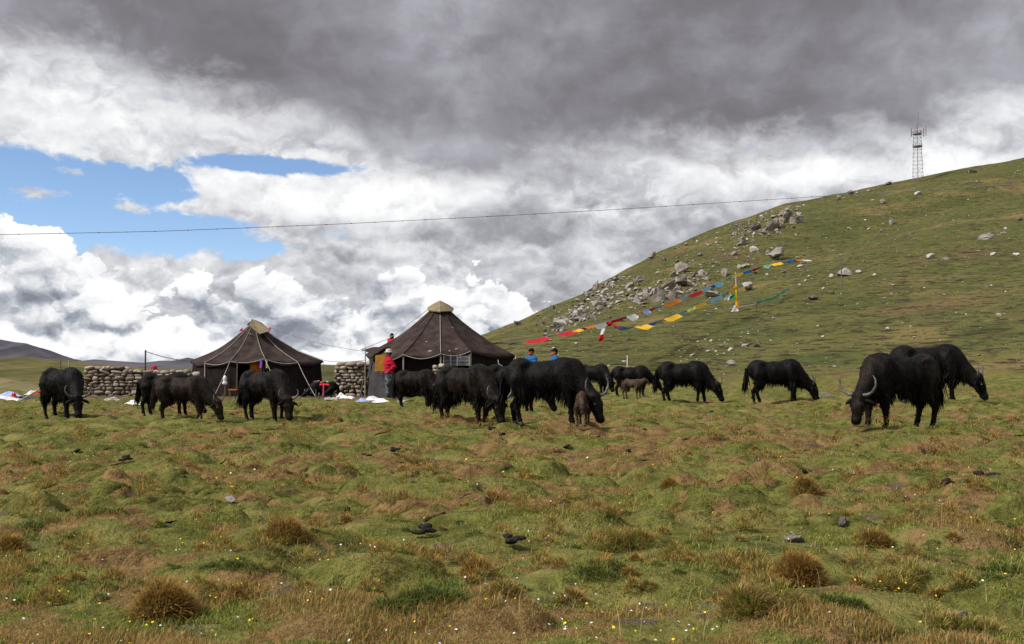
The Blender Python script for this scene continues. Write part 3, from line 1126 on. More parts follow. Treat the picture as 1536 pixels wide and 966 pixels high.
def fabric(name, col, var=.2, sc=6, bump=.4, rough=.85):
    return simple(name, col, rough=rough, var=var, scale=sc, bump=bump, bscale=70, spec=.1)


M_RED = fabric('red_cloth', (.58, .022, .038))
M_YELLOW = fabric('yellow_cloth', (.82, .50, .035))
M_ORANGE = fabric('orange_cloth', (.62, .17, .02))
M_BLUE = fabric('blue_cloth', (.04, .20, .66))
M_SKY = fabric('sky_blue_cloth', (.20, .52, .74))
M_LILAC = fabric('lilac_blue_cloth', (.32, .40, .72))
M_WHITE = fabric('white_cloth', (.72, .71, .72))
M_GREEN = fabric('green_cloth', (.03, .30, .09))
M_MINT = fabric('mint_cloth', (.28, .58, .42))
M_LIME = fabric('lime_cloth', (.55, .62, .14))
M_TURQ = fabric('turquoise_cloth', (.05, .42, .38))
M_PINK = fabric('pink_cloth', (.68, .12, .20))
M_PURPLE = fabric('purple_cloth', (.24, .10, .48))
M_WOOD = simple('weathered_wood', (.13, .10, .075), var=.35, scale=10, bump=.5)
M_PALEWOOD = simple('pale_wood', (.36, .33, .29), var=.25, scale=10, bump=.4)
M_ROPE = simple('white_rope', (.36, .345, .32), var=.25, scale=40)
M_METAL = simple('grey_metal', (.16, .155, .17), var=.25, scale=3, rough=.5, metal=.4)

ry = make_yak('black yak decked with coloured pompons lying at the corner of the smaller tent', 483, 594, 186, scale=.62, yaw=30, seed=30, lying=True, horns=.5, group=None, depth=37.4, hair=.8)
for k, (x, y, z, mt) in enumerate([(.30, -.16, .84, M_YELLOW), (.36, -.05, .90, M_ORANGE), (.42, .05, .90, M_RED), (.30, .12, .88, M_BLUE), (.22, -.06, .92, M_YELLOW)]):
    v, q = SDF().ell((0, 0, 0), (.085, .085, .075)).mesh(.03, lambda X, Y, Z: .01 * np.sin(X * 80) * np.sin(Y * 80) * np.sin(Z * 80))
    mesh_np('pompon', v + np.array([x, y, z]), q, mt, ry)
cloth_patch('saddle_cloth', [(-.45, .30, .62), (.12, .30, .64), (.12, -.32, .62), (-.45, -.32, .60)], M_RED, ry, 7, .02, 3)
for o in [o for o in ry.children if o.name.startswith('saddle_cloth')]:
    for vv in o.data.vertices:
        vv.co.z += .22 * max(0, 1 - (vv.co.y / .36) ** 2)
for k, (z, mt) in enumerate([(.88, M_YELLOW), (.91, M_BLUE), (.87, M_ORANGE)]):
    v, q = SDF().ell((0, 0, 0), (.10, .10, .06)).mesh(.03)
    mesh_np('pompon', v + np.array([-.30 + .16 * k, -.12 + .1 * k, z]), q, mt, ry)
cloth_patch('ribbon', [(-.16, .33, .80), (-.06, .33, .80), (-.04, .42, .06), (-.16, .42, .05)], M_PINK, ry, 6, .02, 5)


# a rope hangs from the young yak's neck to the grass
p = YOBJ[2].matrix_basis if False else None
yk = YOBJ[2]
rp = MB().tube([(.62, -.10, .62), (.64, -.14, .42), (.60, -.22, .24), (.50, -.32, .10), (.40, -.42, .04), (.25, -.5, .03)], .012, 5)
rp.build('rope', M_WOOD, yk)

# ------------------------------------------------------------------ tents
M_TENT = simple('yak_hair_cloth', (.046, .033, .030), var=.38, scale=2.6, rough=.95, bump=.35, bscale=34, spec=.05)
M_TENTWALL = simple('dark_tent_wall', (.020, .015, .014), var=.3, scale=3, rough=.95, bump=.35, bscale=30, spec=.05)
M_CAP = simple('tan_canvas', (.215, .175, .105), var=.18, scale=4, rough=.9, bump=.3, spec=.08)
M_TARP = simple('grey_tarpaulin', (.055, .052, .055), var=.3, scale=3, rough=.8, bump=.3, spec=.15)
M_BOARD = simple('blue_grey_board', (.20, .22, .24), var=.25, scale=5, rough=.8, bump=.3)
M_BLUEDRUM = simple('blue_plastic', (.10, .30, .50), var=.15, scale=3, rough=.4)
M_STEEL = simple('dull_steel', (.20, .20, .21), var=.3, scale=5, rough=.5)
M_PATCH = simple('pale_patch', (.34, .29, .25), var=.3, scale=9)


def sheet(name, a, b, top0, top1, mat, parent, n=8, m=9, wr=.03, seed=0):
    """wrinkled hanging wall between ground points a, b and top points top0, top1"""
    a, b, c, d = [np.array(p, float) for p in (a, b, top0, top1)]
    u, v = np.meshgrid(np.linspace(0, 1, m), np.linspace(0, 1, n), indexing='ij')
    P = (c * ((1 - u) * (1 - v))[..., None] + d * (u * (1 - v))[..., None] + b * (u * v)[..., None] + a * ((1 - u) * v)[..., None])
    nr = np.cross(b - a, c - a)
    nr = nr / (np.linalg.norm(nr) + 1e-9)
    L = np.linalg.norm(b - a)
    rg = np.random.default_rng(seed)
    w = np.sin(u * L * 7 + rg.uniform(0, 6) + v * 1.5) * .6 + np.sin(u * L * 15 + rg.uniform(0, 6)) * .3
    P = P + nr * (w * wr * np.sin(np.clip(v * .9 + .1, 0, 1) * np.pi * .6))[..., None]
    idx = np.arange(m * n).reshape(m, n)
    q = np.stack([idx[:-1, :-1], idx[1:, :-1], idx[1:, 1:], idx[:-1, 1:]], -1).reshape(-1, 4)
    th = nr * .012
    V = np.concatenate([P.reshape(-1, 3), P.reshape(-1, 3) - th])
    return mesh_np(name, V, np.concatenate([q, q[:, ::-1] + m * n]), mat, parent)


def roof_panel(apex, e0, e1, parent, sag=.22, seed=0, cut=0.0):
    a, b, c = [np.array(p, float) for p in (apex, e0, e1)]
    n, m = 12, 7
    V = []
    for i in range(n):
        s = cut + (1 - cut) * i / (n - 1)
        for j in range(m):
            t = j / (m - 1)
            e = b * (1 - t) + c * t
            p = a * (1 - s) + e * s
            p[2] -= sag * math.sin(math.pi * s) * .9 + .10 * math.sin(math.pi * t) * s * (.35 + .65 * s)
            p[2] += .012 * math.sin(9 * s + seed * 2 + 5 * t)
            V.append(p)
    # a short hem hanging from the eave
    for j in range(m):
        t = j / (m - 1)
        V.append(V[(n - 1) * m + j] + np.array([0, 0, -.06 - .02 * math.sin(7 * t + seed)]))
    V = np.array(V)
    idx = np.arange((n + 1) * m).reshape(n + 1, m)
    q = np.stack([idx[:-1, :-1], idx[1:, :-1], idx[1:, 1:], idx[:-1, 1:]], -1).reshape(-1, 4)
    V2 = np.concatenate([V, V - np.array([0, 0, .012])])
    return mesh_np('roof_panel', V2, np.concatenate([q, q[:, ::-1] + (n + 1) * m]), M_TENT, parent)


def sagline(a, b, sag, n=10):
    a, b = Vector(a), Vector(b)
    return [a.lerp(b, i / n) + Vector((0, 0, -sag * math.sin(math.pi * i / n))) for i in range(n + 1)]


def local(P, root):
    return Vector(P) - root.location


def ground_pt(px, Y, dy=0):
    p = at(px, 545, Y)
    return Vector((p.x, Y, hz(p.x, Y) - .03 + dy))


def make_tent(label, c_px, Yc, apex_px, eaves, seams, name='nomad_tent'):
    base = ground_pt(c_px, Yc)
    root = thing(name, label, 'tent', base)
    apex = local(at(*apex_px), root)
    E = [local(at(*e), root) for e in eaves]
    for i in range(len(E)):
        roof_panel(apex, E[i], E[(i + 1) % len(E)], root, seed=i, cut=.02)
    for s in seams:                                  # pale ropes along the roof seams
        pts = [apex + (E[s] - apex) * t + Vector((0, 0, -.22 * .9 * math.sin(math.pi * t) + .03)) for t in [i / 12 for i in range(13)]]
        MB().tube(pts[1:], .010, 5).build('rope', M_ROPE, root)
    return root, apex, E


# -- smaller tent
T1, A1, E1 = make_tent('smaller black yak-hair tent, tan canvas cap, orange curtain in its open door', 384, 40.3, (381, 482, 40.3),
                       [(286, 541, 41.3), (307, 545, 38.5), (345, 542, 38.0), (397, 538, 37.8), (447, 544, 38.2), (485, 541, 40.2), (472, 541, 43.2), (300, 541, 43.4)], [1, 2, 3, 4, 5])
def wall_run(root, P, mat, seed, inset=.0, flare=.12, cen=None):
    """hanging walls under a run of eave points"""
    for i in range(len(P) - 1):
        a, b = Vector(P[i]), Vector(P[i + 1])
        def foot(v):
            o = Vector((v.x, v.y, 0))
            o = o + (o.normalized() * flare if o.length > .1 else Vector())
            w = root.location + o
            o.z = hz(w.x, w.y) - .04 - root.location.z
            return o
        ins = lambda v: Vector((v.x * (1 - inset), v.y * (1 - inset), v.z - .03))
        sheet('wall_panel', foot(ins(a)), foot(ins(b)), ins(a), ins(b), mat, root, seed=seed + i)

cD = lambda px, py, Y: local(at(px, py, Y), T1)
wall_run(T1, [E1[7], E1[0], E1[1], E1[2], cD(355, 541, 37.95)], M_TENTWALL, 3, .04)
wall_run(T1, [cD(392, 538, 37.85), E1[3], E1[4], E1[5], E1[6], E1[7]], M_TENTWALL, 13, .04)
# the canvas cap folded over the apex, hanging down to the right
cp = [cD(378, 480, 40.3), cD(389, 484, 40.9), cD(406, 496, 39.5), cD(389, 501, 39.0), cD(373, 488, 39.4)]
cap = MB()
cap.raw([cp[0] + Vector((0, 0, .05)), cp[1] + Vector((0, .3, .03)), cp[2], cp[3], cp[4]], [(0, 4, 3), (0, 3, 2), (0, 2, 1)])
cap.raw([v - Vector((0, -.02, .02)) for v in (cp[0] + Vector((0, 0, .05)), cp[1] + Vector((0, .3, .03)), cp[2], cp[3], cp[4])], [(0, 3, 4), (0, 2, 3), (0, 1, 2)])
cap.build('canvas_cap', M_CAP, T1)
cloth_patch('cap_flap', [cp[0] + Vector((0, .05, .04)), cp[1] + Vector((0, .5, 0)), cD(372, 487, 41.6), cD(370, 488, 40.4)], M_CAP, T1, 5, .02, 8)
MB().tube([cD(380, 489, 39.6) + Vector((-.25, -.02, -.15)), cD(380, 489, 39.6) + Vector((-.22, -.02, -.3)), cD(380, 489, 39.6) + Vector((-.05, -.06, -.32))], .02, 5).build('smoke_hole_edge', M_STEEL, T1)
for x0, x1, yy, mt in ((360, 364, 494, M_PINK), (403, 406, 492, M_PINK)):
    cloth_patch('ribbon', [cD(x0, yy, 39.6), cD(x1, yy - 3, 39.6), cD(x1 + 1, yy + 2, 39.6), cD(x0 - 1, yy + 3, 39.6)], mt, T1, 4, .02, 4)
# hem rope, door, things in the door
for a, b in ((E1[1], E1[2]), (E1[2], E1[3]), (E1[3], E1[4])):
    MB().tube([v + Vector((0, -.03, .0)) for v in sagline(a, b, .10)], .011, 5).build('hem_rope', M_ROPE, T1)
for px, y1 in ((356, 592), (392, 592)):
    a = cD(px, 541, 37.9)
    MB().tube([Vector((a.x, a.y, 0)) + Vector((0, 0, -.05)), a + Vector((0, 0, -.05))], .025, 6).build('door_post', M_WOOD, T1)
cloth_patch('door_curtain', [cD(375, 540.5, 38.2), cD(390, 539.5, 38.2), cD(390, 560, 38.2), cD(375, 560, 38.2)], M_ORANGE, T1, 7, .03, 2)
cloth_patch('door_scarf', [cD(390, 540, 37.75), cD(393.5, 540, 37.75), cD(393, 552, 37.72), cD(389.5, 552, 37.72)], M_PURPLE, T1, 5, .01, 3)
cloth_patch('door_scarf', [cD(399, 541, 37.72), cD(401, 541, 37.72), cD(401, 552, 37.7), cD(399, 552, 37.7)], M_LIME, T1, 5, .01, 4)
# guy ropes down to stakes in front
for e, px, Y in ((1, 308, 37.2), (2, 321, 36.6), (3, 422, 36.4), (4, 474, 36.8), (5, 488, 38.8)):
    g = local(ground_pt(px, Y), T1)
    MB().tube(sagline(E1[e], g + Vector((0, 0, .05 if e not in (3,) else .3)), .05), .011, 5).build('guy_rope', M_ROPE, T1)
    MB().tube([g + Vector((0, 0, -.1)), g + Vector((.02, -.03, .32))], .022, 6).build('stake', M_WOOD, T1)
for px, py, r in ((408, 511, .07), (413, 522, .10), (399, 509, .05), (398, 527, .05), (432, 528, .16), (326, 527, .10)):
    # small pale repairs lie on the roof
    k = 3 if px > 390 else 1
    d = 39.0 if px > 390 else 39.4
    c = cD(px, py, d)
    e0, e1 = (E1[3], E1[4]) if 390 < px else (E1[1], E1[2])
    nrm = (Vector(e1) - Vector(e0)).cross(A1 - Vector(e0)).normalized()
    if nrm.y > 0:
        nrm = -nrm
    tt = (Vector(e0) - c).dot(nrm) / max(1e-6, nrm.dot(c + T1.location - Vector((0, 0, CAMZ))))
    c = c + (c + T1.location - Vector((0, 0, CAMZ))) * tt
    u = (Vector(e1) - Vector(e0)).normalized()
    w = nrm.cross(u)
    c = c + Vector((0, 0, -.17)) + nrm * .05
    cloth_patch('patch', [c - u * r - w * r * .3, c + u * r - w * r * .3, c + u * r * .9 + w * r * .3, c - u * r + w * r * .35], M_PATCH, T1, 3, .005, k)

# -- bigger tent
T2, A2, E2 = make_tent('bigger black yak-hair tent with pointed tan peak and boarded window', 660, 39.8, (660, 452, 39.8),
                       [(549, 531, 39.4), (566, 534, 37.4), (605, 531, 36.6), (661, 530, 36.2), (706, 526, 36.5), (773, 533, 38.8), (762, 531, 43.2), (566, 531, 43.4)], [3])
cE = lambda px, py, Y: local(at(px, py, Y), T2)
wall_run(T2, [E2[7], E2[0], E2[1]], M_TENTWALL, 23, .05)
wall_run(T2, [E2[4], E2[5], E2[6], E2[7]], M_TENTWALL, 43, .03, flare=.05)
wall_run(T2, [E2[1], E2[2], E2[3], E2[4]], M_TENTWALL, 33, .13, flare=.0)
# peak cap
ring = [cE(642, 466, 39.5), cE(660, 468, 38.9), cE(679, 467, 39.4), cE(681, 463, 40.6), cE(641, 462, 40.6)]
pk = MB()
top = cE(660, 450.5, 39.8)
low = [v + Vector((0, -.05, .02)) for v in ring]
mid = [top.lerp(v, .55) + Vector((0, 0, .02)) for v in low]
V = [top] + mid + low
F_ = []
for i in range(5):
    j = (i + 1) % 5
    F_ += [(0, 1 + i, 1 + j), (1 + i, 6 + i, 6 + j, 1 + j)]
pk.raw(V, F_)
pk.raw([v - Vector((0, 0, .03)) for v in V], [f[::-1] for f in F_])
pk.build('canvas_cap', M_CAP, T2)
for e, off in ((2, 0), (4, 0)):                       # sewn seams of the roof
    pts = [A2 + (E2[e] - A2) * t + Vector((0, -.02, -.2 * math.sin(math.pi * t) + .012)) for t in [i / 12 for i in range(2, 13)]]
    MB().tube(pts, .012, 4).build('seam', M_TENTWALL, T2)
# left front: pole, overhanging corner, tarpaulin, yellow notice
cloth_patch('awning', [cE(541, 525, 38.2), cE(566, 530, 37.5), cE(585, 517, 38.6), cE(566, 521, 39.3)], M_TENT, T2, 6, .03, 3)
a = cE(548, 524, 37.6)
MB().tube([Vector((a.x, a.y, -.05)), a + Vector((0, 0, .05))], .022, 6).build('tent_pole', M_PALEWOOD, T2)
MB().tube([cE(541, 525, 38.2) + Vector((0, 0, .01)), cE(585, 507, 38.8), cE(642, 464, 39.4)], .012, 5).build('guy_rope', M_ROPE, T2)
a = cE(542, 560, 36.9)
MB().tube([Vector((a.x - .05, a.y, -.05)), a + Vector((.12, 0, 0))], .025, 6).build('tent_pole', M_WOOD, T2)
gA, gB = local(ground_pt(551, 36.6), T2), local(ground_pt(584, 36.2), T2)
sheet('tarpaulin', gA, gB, cE(556, 545, 36.9), cE(581, 541, 36.6), M_TARP, T2, seed=5, wr=.04)
cloth_patch('side_flap', [cE(555, 540, 37.0), cE(560, 536, 36.9), cE(556, 562, 36.8), cE(549, 572, 36.9)], M_TARP, T2, 6, .03, 9)
# yellow notice with faint writing
cloth_patch('notice', [cE(562, 557, 36.45), cE(578, 556, 36.45), cE(578, 531, 36.45), cE(563, 533, 36.45)], fabric('faded_yellow', (.48, .27, .05)), T2, 5, .008, 6)
for k, (x0, x1, yy) in enumerate(((570, 576, 538.5), (566, 575, 541), (566, 574, 545), (566, 573, 548), (566, 572, 551))):
    MB().raw([cE(x0, yy, 36.40), cE(x1, yy, 36.40), cE(x1, yy + .9, 36.40), cE(x0, yy + .9, 36.40)], [(0, 1, 2, 3)]).build('writing', M_ORANGE, T2)
# hem ropes and front poles
for px0, px1 in ((1, 2), (2, 3)):
    MB().tube([v + Vector((0, -.05, -.02)) for v in sagline(E2[px0], E2[px1], .17)], .012, 5).build('hem_rope', M_ROPE, T2)
MB().tube([v + Vector((0, -.05, -.02)) for v in sagline(E2[3], E2[4], .12)], .012, 5).build('hem_rope', M_ROPE, T2)
for e, dz_ in ((2, 0), (3, 0), (4, 0)):
    a = E2[e]
    MB().tube([Vector((a.x, a.y + .05, -.05)), a + Vector((0, .05, .02))], .026, 6).build('tent_pole', M_PALEWOOD, T2)
MB().tube([cE(747, 540, 37.7), cE(748, 546, 37.55), cE(753, 549, 37.5), cE(755, 556, 37.5)], .016, 5).build('rope', M_ROPE, T2)
# boarded window
for k, (y0, y1) in enumerate(((533.5, 538), (539, 543.2), (544.2, 548.5))):
    b0, b1 = cE(666, y1, 36.35), cE(703, y0, 36.45)
    c = (b0 + b1) / 2
    MB().box(c, (b1.x - b0.x, .04, abs(b1.z - b0.z))).build('window_board', M_BOARD, T2)
for px in (665.5, 676, 686, 704):
    a, b = cE(px, 549, 36.3), cE(px, 532, 36.3)
    MB().box((a + b) / 2, (.05, .05, (b - a).length)).build('window_bar', M_PALEWOOD if px in (665.5, 704) else M_STEEL, T2)
for px, py, r in ((645, 521, .08), (684, 518, .06), (674, 521, .04), (640, 507, .04), (679, 486, .03)):
    c = cE(px, py, 37.6)
    e0, e1 = (E2[2], E2[3]) if px < 661 else (E2[3], E2[4])
    nrm = (Vector(e1) - Vector(e0)).cross(A2 - Vector(e0)).normalized()
    if nrm.y > 0:
        nrm = -nrm
    dv = c + T2.location - Vector((0, 0, CAMZ))
    c = c + dv * ((Vector(e0) - c).dot(nrm) / nrm.dot(dv)) + Vector((0, 0, -.17)) + nrm * .05
    u = (Vector(e1) - Vector(e0)).normalized()
    w = nrm.cross(u)
    cloth_patch('patch', [c - u * r - w * r * .6, c + u * r - w * r * .6, c + u * r * .5 + w * r * .6, c - u * r * .3 + w * r * .4], M_PATCH, T2, 3, .005, 2)
for px, Y in ((806, 40.0), (783, 37.0)):
    g = local(ground_pt(px, Y), T2)
    MB().tube(sagline(E2[5], g, .03), .014, 5).build('guy_rope', M_ROPE, T2)


# ------------------------------------------------------------------ stones and walls
def stone_mat(name, a, b, c):
    m, N, bs, out = new_mat(name)
    o = N.n('ShaderNodeTexCoord').outputs['Object']
    rnd = N.n('ShaderNodeObjectInfo').outputs['Random']
    n1 = N.noise(o, 3.0, 6, 0.65)
    n2 = N.noise(o, 16.0, 5, 0.7)
    col = N.mix(N.smooth(N.add(n1, N.mul(N.sub(rnd, .5), .5)), .35, .65), a, b)
    col = N.mix(N.mul(N.smooth(n2, .55, .72), .7), col, c)
    N.put(bs.inputs['Base Color'], col)
    bs.inputs['Roughness'].default_value = .9
    bs.inputs['Specular IOR Level'].default_value = .1
    bp = N.n('ShaderNodeBump')
    bp.inputs['Strength'].default_value = .8
    bp.inputs['Distance'].default_value = .05
    N.put(bp.inputs['Height'], n2)
    N.put(bs.inputs['Normal'], bp.outputs[0])
    return m


M_STONE = stone_mat('wall_stone', (.27, .225, .17), (.48, .415, .335), (.15, .125, .095))
M_STONE_B = stone_mat('wall_stone_brown', (.21, .155, .11), (.34, .27, .20), (.12, .09, .07))
M_ROCK = stone_mat('hill_rock', (.15, .13, .115), (.30, .265, .235), (.08, .07, .058))
M_ROCK_P = stone_mat('pale_rock', (.28, .26, .235), (.46, .43, .40), (.17, .155, .135))
M_DARKFILL = simple('dark_core', (.030, .025, .020), var=.4, scale=8)


def icosphere(sub):
    t = (1 + 5 ** .5) / 2
    V = [Vector(v).normalized() for v in ((-1, t, 0), (1, t, 0), (-1, -t, 0), (1, -t, 0), (0, -1, t), (0, 1, t), (0, -1, -t), (0, 1, -t), (t, 0, -1), (t, 0, 1), (-t, 0, -1), (-t, 0, 1))]
    Fc = [(0, 11, 5), (0, 5, 1), (0, 1, 7), (0, 7, 10), (0, 10, 11), (1, 5, 9), (5, 11, 4), (11, 10, 2), (10, 7, 6), (7, 1, 8), (3, 9, 4), (3, 4, 2), (3, 2, 6), (3, 6, 8), (3, 8, 9),
          (4, 9, 5), (2, 4, 11), (6, 2, 10), (8, 6, 7), (9, 8, 1)]
    for _ in range(sub):
        mid, F2 = {}, []
        def m(a, b):
            k = (min(a, b), max(a, b))
            if k not in mid:
                mid[k] = len(V)
                V.append(((V[a] + V[b]) / 2).normalized())
            return mid[k]
        for a, b, c in Fc:
            x, y, z = m(a, b), m(b, c), m(c, a)
            F2 += [(a, x, z), (b, y, x), (c, z, y), (x, y, z)]
        Fc = F2
    return np.array([tuple(v) for v in V]), Fc


def rock_mesh(name, seed, sub=1, ang=.35, box=.0, mat=None, planes=5, flat=False):
    """a stone about one unit across with flattened faces"""
    rg = np.random.default_rng(seed)
    V, Fc = icosphere(sub)
    V = V.copy()
    if box:
        V = np.sign(V) * np.abs(V) ** (1 - box)
    for _ in range(planes):
        n = rg.normal(size=3)
        n /= np.linalg.norm(n)
        d = rg.uniform(1 - ang * 1.3, 1 - ang * .3)
        s = V @ n
        k = s > d
        V[k] -= np.outer(s[k] - d, n) * .9
    V *= (1 + rg.normal(scale=ang * .12, size=(len(V), 1)))
    V *= .5
    me = bpy.data.meshes.new(name)
    me.from_pydata([tuple(map(float, v)) for v in V], [], Fc)
    me.polygons.foreach_set('use_smooth', np.full(len(me.polygons), sub > 1 and not flat))
    me.materials.append(mat)
    return me


WALLSTONES = [rock_mesh('stone', 100 + i, 1, .34, .30, M_STONE if i % 4 else M_STONE_B, 3) for i in range(14)]
for m_ in WALLSTONES:
    m_.polygons.foreach_set('use_smooth', np.full(len(m_.polygons), True))


def stone_wall(label, x0, x1, Y, top, rows_h=(.09, .17), thick=.45, seed=1, wst=(.16, .42)):
    """dry-stone wall from photo column x0 to x1 at depth Y; top: list of (px, py) for its crest"""
    rg = np.random.default_rng(seed)
    a, b = ground_pt(x0, Y), ground_pt(x1, Y)
    root = thing('stone_wall', label, 'stone wall', (a + b) / 2)
    L = b.x - a.x
    crest = lambda x: at(np.interp((x + L / 2) / L, [(p[0] - x0) / (x1 - x0) for p in top], [p[0] for p in top]), 545, Y).x and \
        CAMZ + ray(768, float(np.interp((x + L / 2) / L, [(p[0] - x0) / (x1 - x0) for p in top], [p[1] for p in top])))[1] * Y - root.location.z
    core = MB()
    n = 14
    V = []
    for i in range(n + 1):
        x = -L / 2 + .06 + (L - .12) * i / n
        h = crest(x) - .13
        V += [(x, -thick * .24, -.1), (x, thick * .24, -.1), (x, thick * .20, h), (x, -thick * .20, h)]
    Fc = []
    for i in range(n):
        for k in range(4):
            Fc.append((i * 4 + k, i * 4 + (k + 1) % 4, i * 4 + 4 + (k + 1) % 4, i * 4 + 4 + k))
    Fc += [(3, 2, 1, 0), tuple(n * 4 + k for k in range(4))]
    core.raw(V, Fc).build('light_block', M_DARKFILL, root)  # dark core added inside the wall to block light between the stones
    z, cnt = -.04, 0
    while z < 2.0:
        h = rg.uniform(*rows_h) * (1.25 if z < .15 else 1.0)
        x = -L / 2 + rg.uniform(-.03, .05)
        any_ = False
        while x < L / 2 - .05:
            w = rg.uniform(*wst) * (h / .13) ** .5 * (.65 if rg.random() < .25 else 1)
            if x + w > L / 2 + .08:
                w = max(.12, L / 2 - x)
            xc = x + w / 2
            if z + h * .6 < crest(xc) + rg.normal(scale=.05) and cnt < 290:
                any_ = True
                o = bpy.data.objects.new('stone', WALLSTONES[rg.integers(len(WALLSTONES))])
                o.location = (xc, -thick * .30 + rg.normal(scale=.02), z + h / 2 + rg.normal(scale=.014))
                o.scale = (w * rg.uniform(.98, 1.12), thick * .62, h * rg.uniform(.95, 1.28))
                o.rotation_euler = (rg.normal(scale=.10), rg.normal(scale=.11), rg.normal(scale=.14) + (math.pi if rg.random() < .5 else 0))
                COL.objects.link(o)
                o.parent = root
                cnt += 1
            x += w
        z += h * .95
        if not any_ and z > .3:
            break
    # the back face of the wall, laid more coarsely
    z = -.04
    while z < 1.7 and cnt < 298:
        h = .20
        x = -L / 2
        while x < L / 2 and cnt < 298:
            w = rg.uniform(.35, .6)
            if z + h * .7 < crest(min(x + w / 2, L / 2)):
                o = bpy.data.objects.new('stone', WALLSTONES[rg.integers(len(WALLSTONES))])
                o.location = (x + w / 2, thick * .28, z + h / 2)
                o.scale = (w * 1.05, thick * .6, h * 1.15)
                COL.objects.link(o)
                o.parent = root
                cnt += 1
            x += w
        z += h
    return root


stone_wall('long dry-stone wall left of the smaller tent, a person in a red hat behind it', 128, 288, 39.6,
           [(128, 556), (136, 550), (150, 549), (162, 547), (176, 548), (190, 552), (200, 556), (208, 552), (220, 553), (235, 556), (262, 556), (288, 556)], seed=3)
stone_wall('tall dry-stone wall standing between the two tents', 503, 549, 38.4, [(503, 552), (506, 545), (520, 543), (535, 544), (549, 543)], seed=5, wst=(.16, .40), rows_h=(.10, .17))
stone_wall('low stack of stones under the window of the bigger tent', 651, 672, 35.9, [(651, 548), (658, 546), (668, 546), (672, 549)], seed=8, wst=(.14, .30))

# blue drum beside that stack
g = ground_pt(657, 35.3)
t = thing('water_drum', 'blue plastic drum beside the stones under the tent window', 'drum', g)
prof = [(.0, .17), (.02, .19), (.12, .195), (.14, .205), (.17, .195), (.36, .195), (.39, .205), (.42, .195), (.54, .19), (.57, .16)]
MB().tube([(0, 0, z) for z, r in prof], [r for z, r in prof], 18).build('barrel', M_BLUEDRUM, t, True)
MB().tube([(.06, -.04, .565), (.06, -.04, .60)], .035, 10).build('bung', M_WHITE, t)

# ------------------------------------------------------------------ people
M_SKIN = simple('skin', (.26, .135, .085), rough=.6, var=.12, scale=12)
M_JACKET_R = fabric('red_jacket', (.44, .014, .038), sc=7, bump=.6)
M_JACKET_B = fabric('blue_jacket', (.018, .12, .34), sc=7, bump=.6)
M_HAIR = simple('black_hair', (.008, .007, .007), rough=.5)
M_BLACKCLOTH = fabric('black_cloth', (.012, .012, .014))
M_HATGREY = fabric('pale_hat_felt', (.50, .46, .42), var=.12)
M_SCARF = fabric('orange_red_scarf', (.50, .07, .03))
M_BOOT = simple('boot_leather', (.03, .025, .022), rough=.6)
m, N, b, out = new_mat('camouflage_trousers')
o = N.n('ShaderNodeTexCoord').outputs['Object']
N.put(b.inputs['Base Color'], N.mix(N.smooth(N.noise(o, 9, 3, .5), .48, .52), N.mix(N.smooth(N.noise(o, 14, 3, .5), .5, .54), (.07, .10, .12), (.20, .23, .25)), (.035, .05, .06)))
b.inputs['Roughness'].default_value = .9
M_CAMO = m
M_JEANS = fabric('dark_trousers', (.025, .028, .04))
BODIES = {}


def person_shapes(pose):
    """joints of a figure 1.74 m tall, facing +x"""
    J = dict(head=(.02, 0, 1.62), chin=(.07, 0, 1.53), neck=(0, 0, 1.47), chest=(0, 0, 1.25), waist=(0, 0, 1.02), hip=(0, 0, .92))
    arms, legs = [], []
    for y in (-1, 1):
        if pose == 'pockets':
            arms.append([(0, y * .19, 1.40), (-.10, y * .29, 1.14), (.10, y * .225, .97), (.17, y * .19, .93)])
            legs.append([(0, y * .09, .92), (.03 + .03 * y, y * .10, .50), (.0 + .06 * y, y * .11, .09)])
        elif pose == 'sit':
            arms.append([(0, y * .19, 1.40), (.05, y * .26, 1.13), (.24, y * .15, 1.00), (.32, y * .10, .97)])
            legs.append([(0, y * .09, .90), (.40, y * .13, .98), (.42, y * .12, .57)])
        else:
            arms.append([(0, y * .19, 1.40), (-.03, y * .24, 1.12), (.05, y * .25, .88), (.08, y * .25, .80)])
            legs.append([(0, y * .09, .92), (.02, y * .10, .50), (0, y * .11, .09)])
    return J, arms, legs


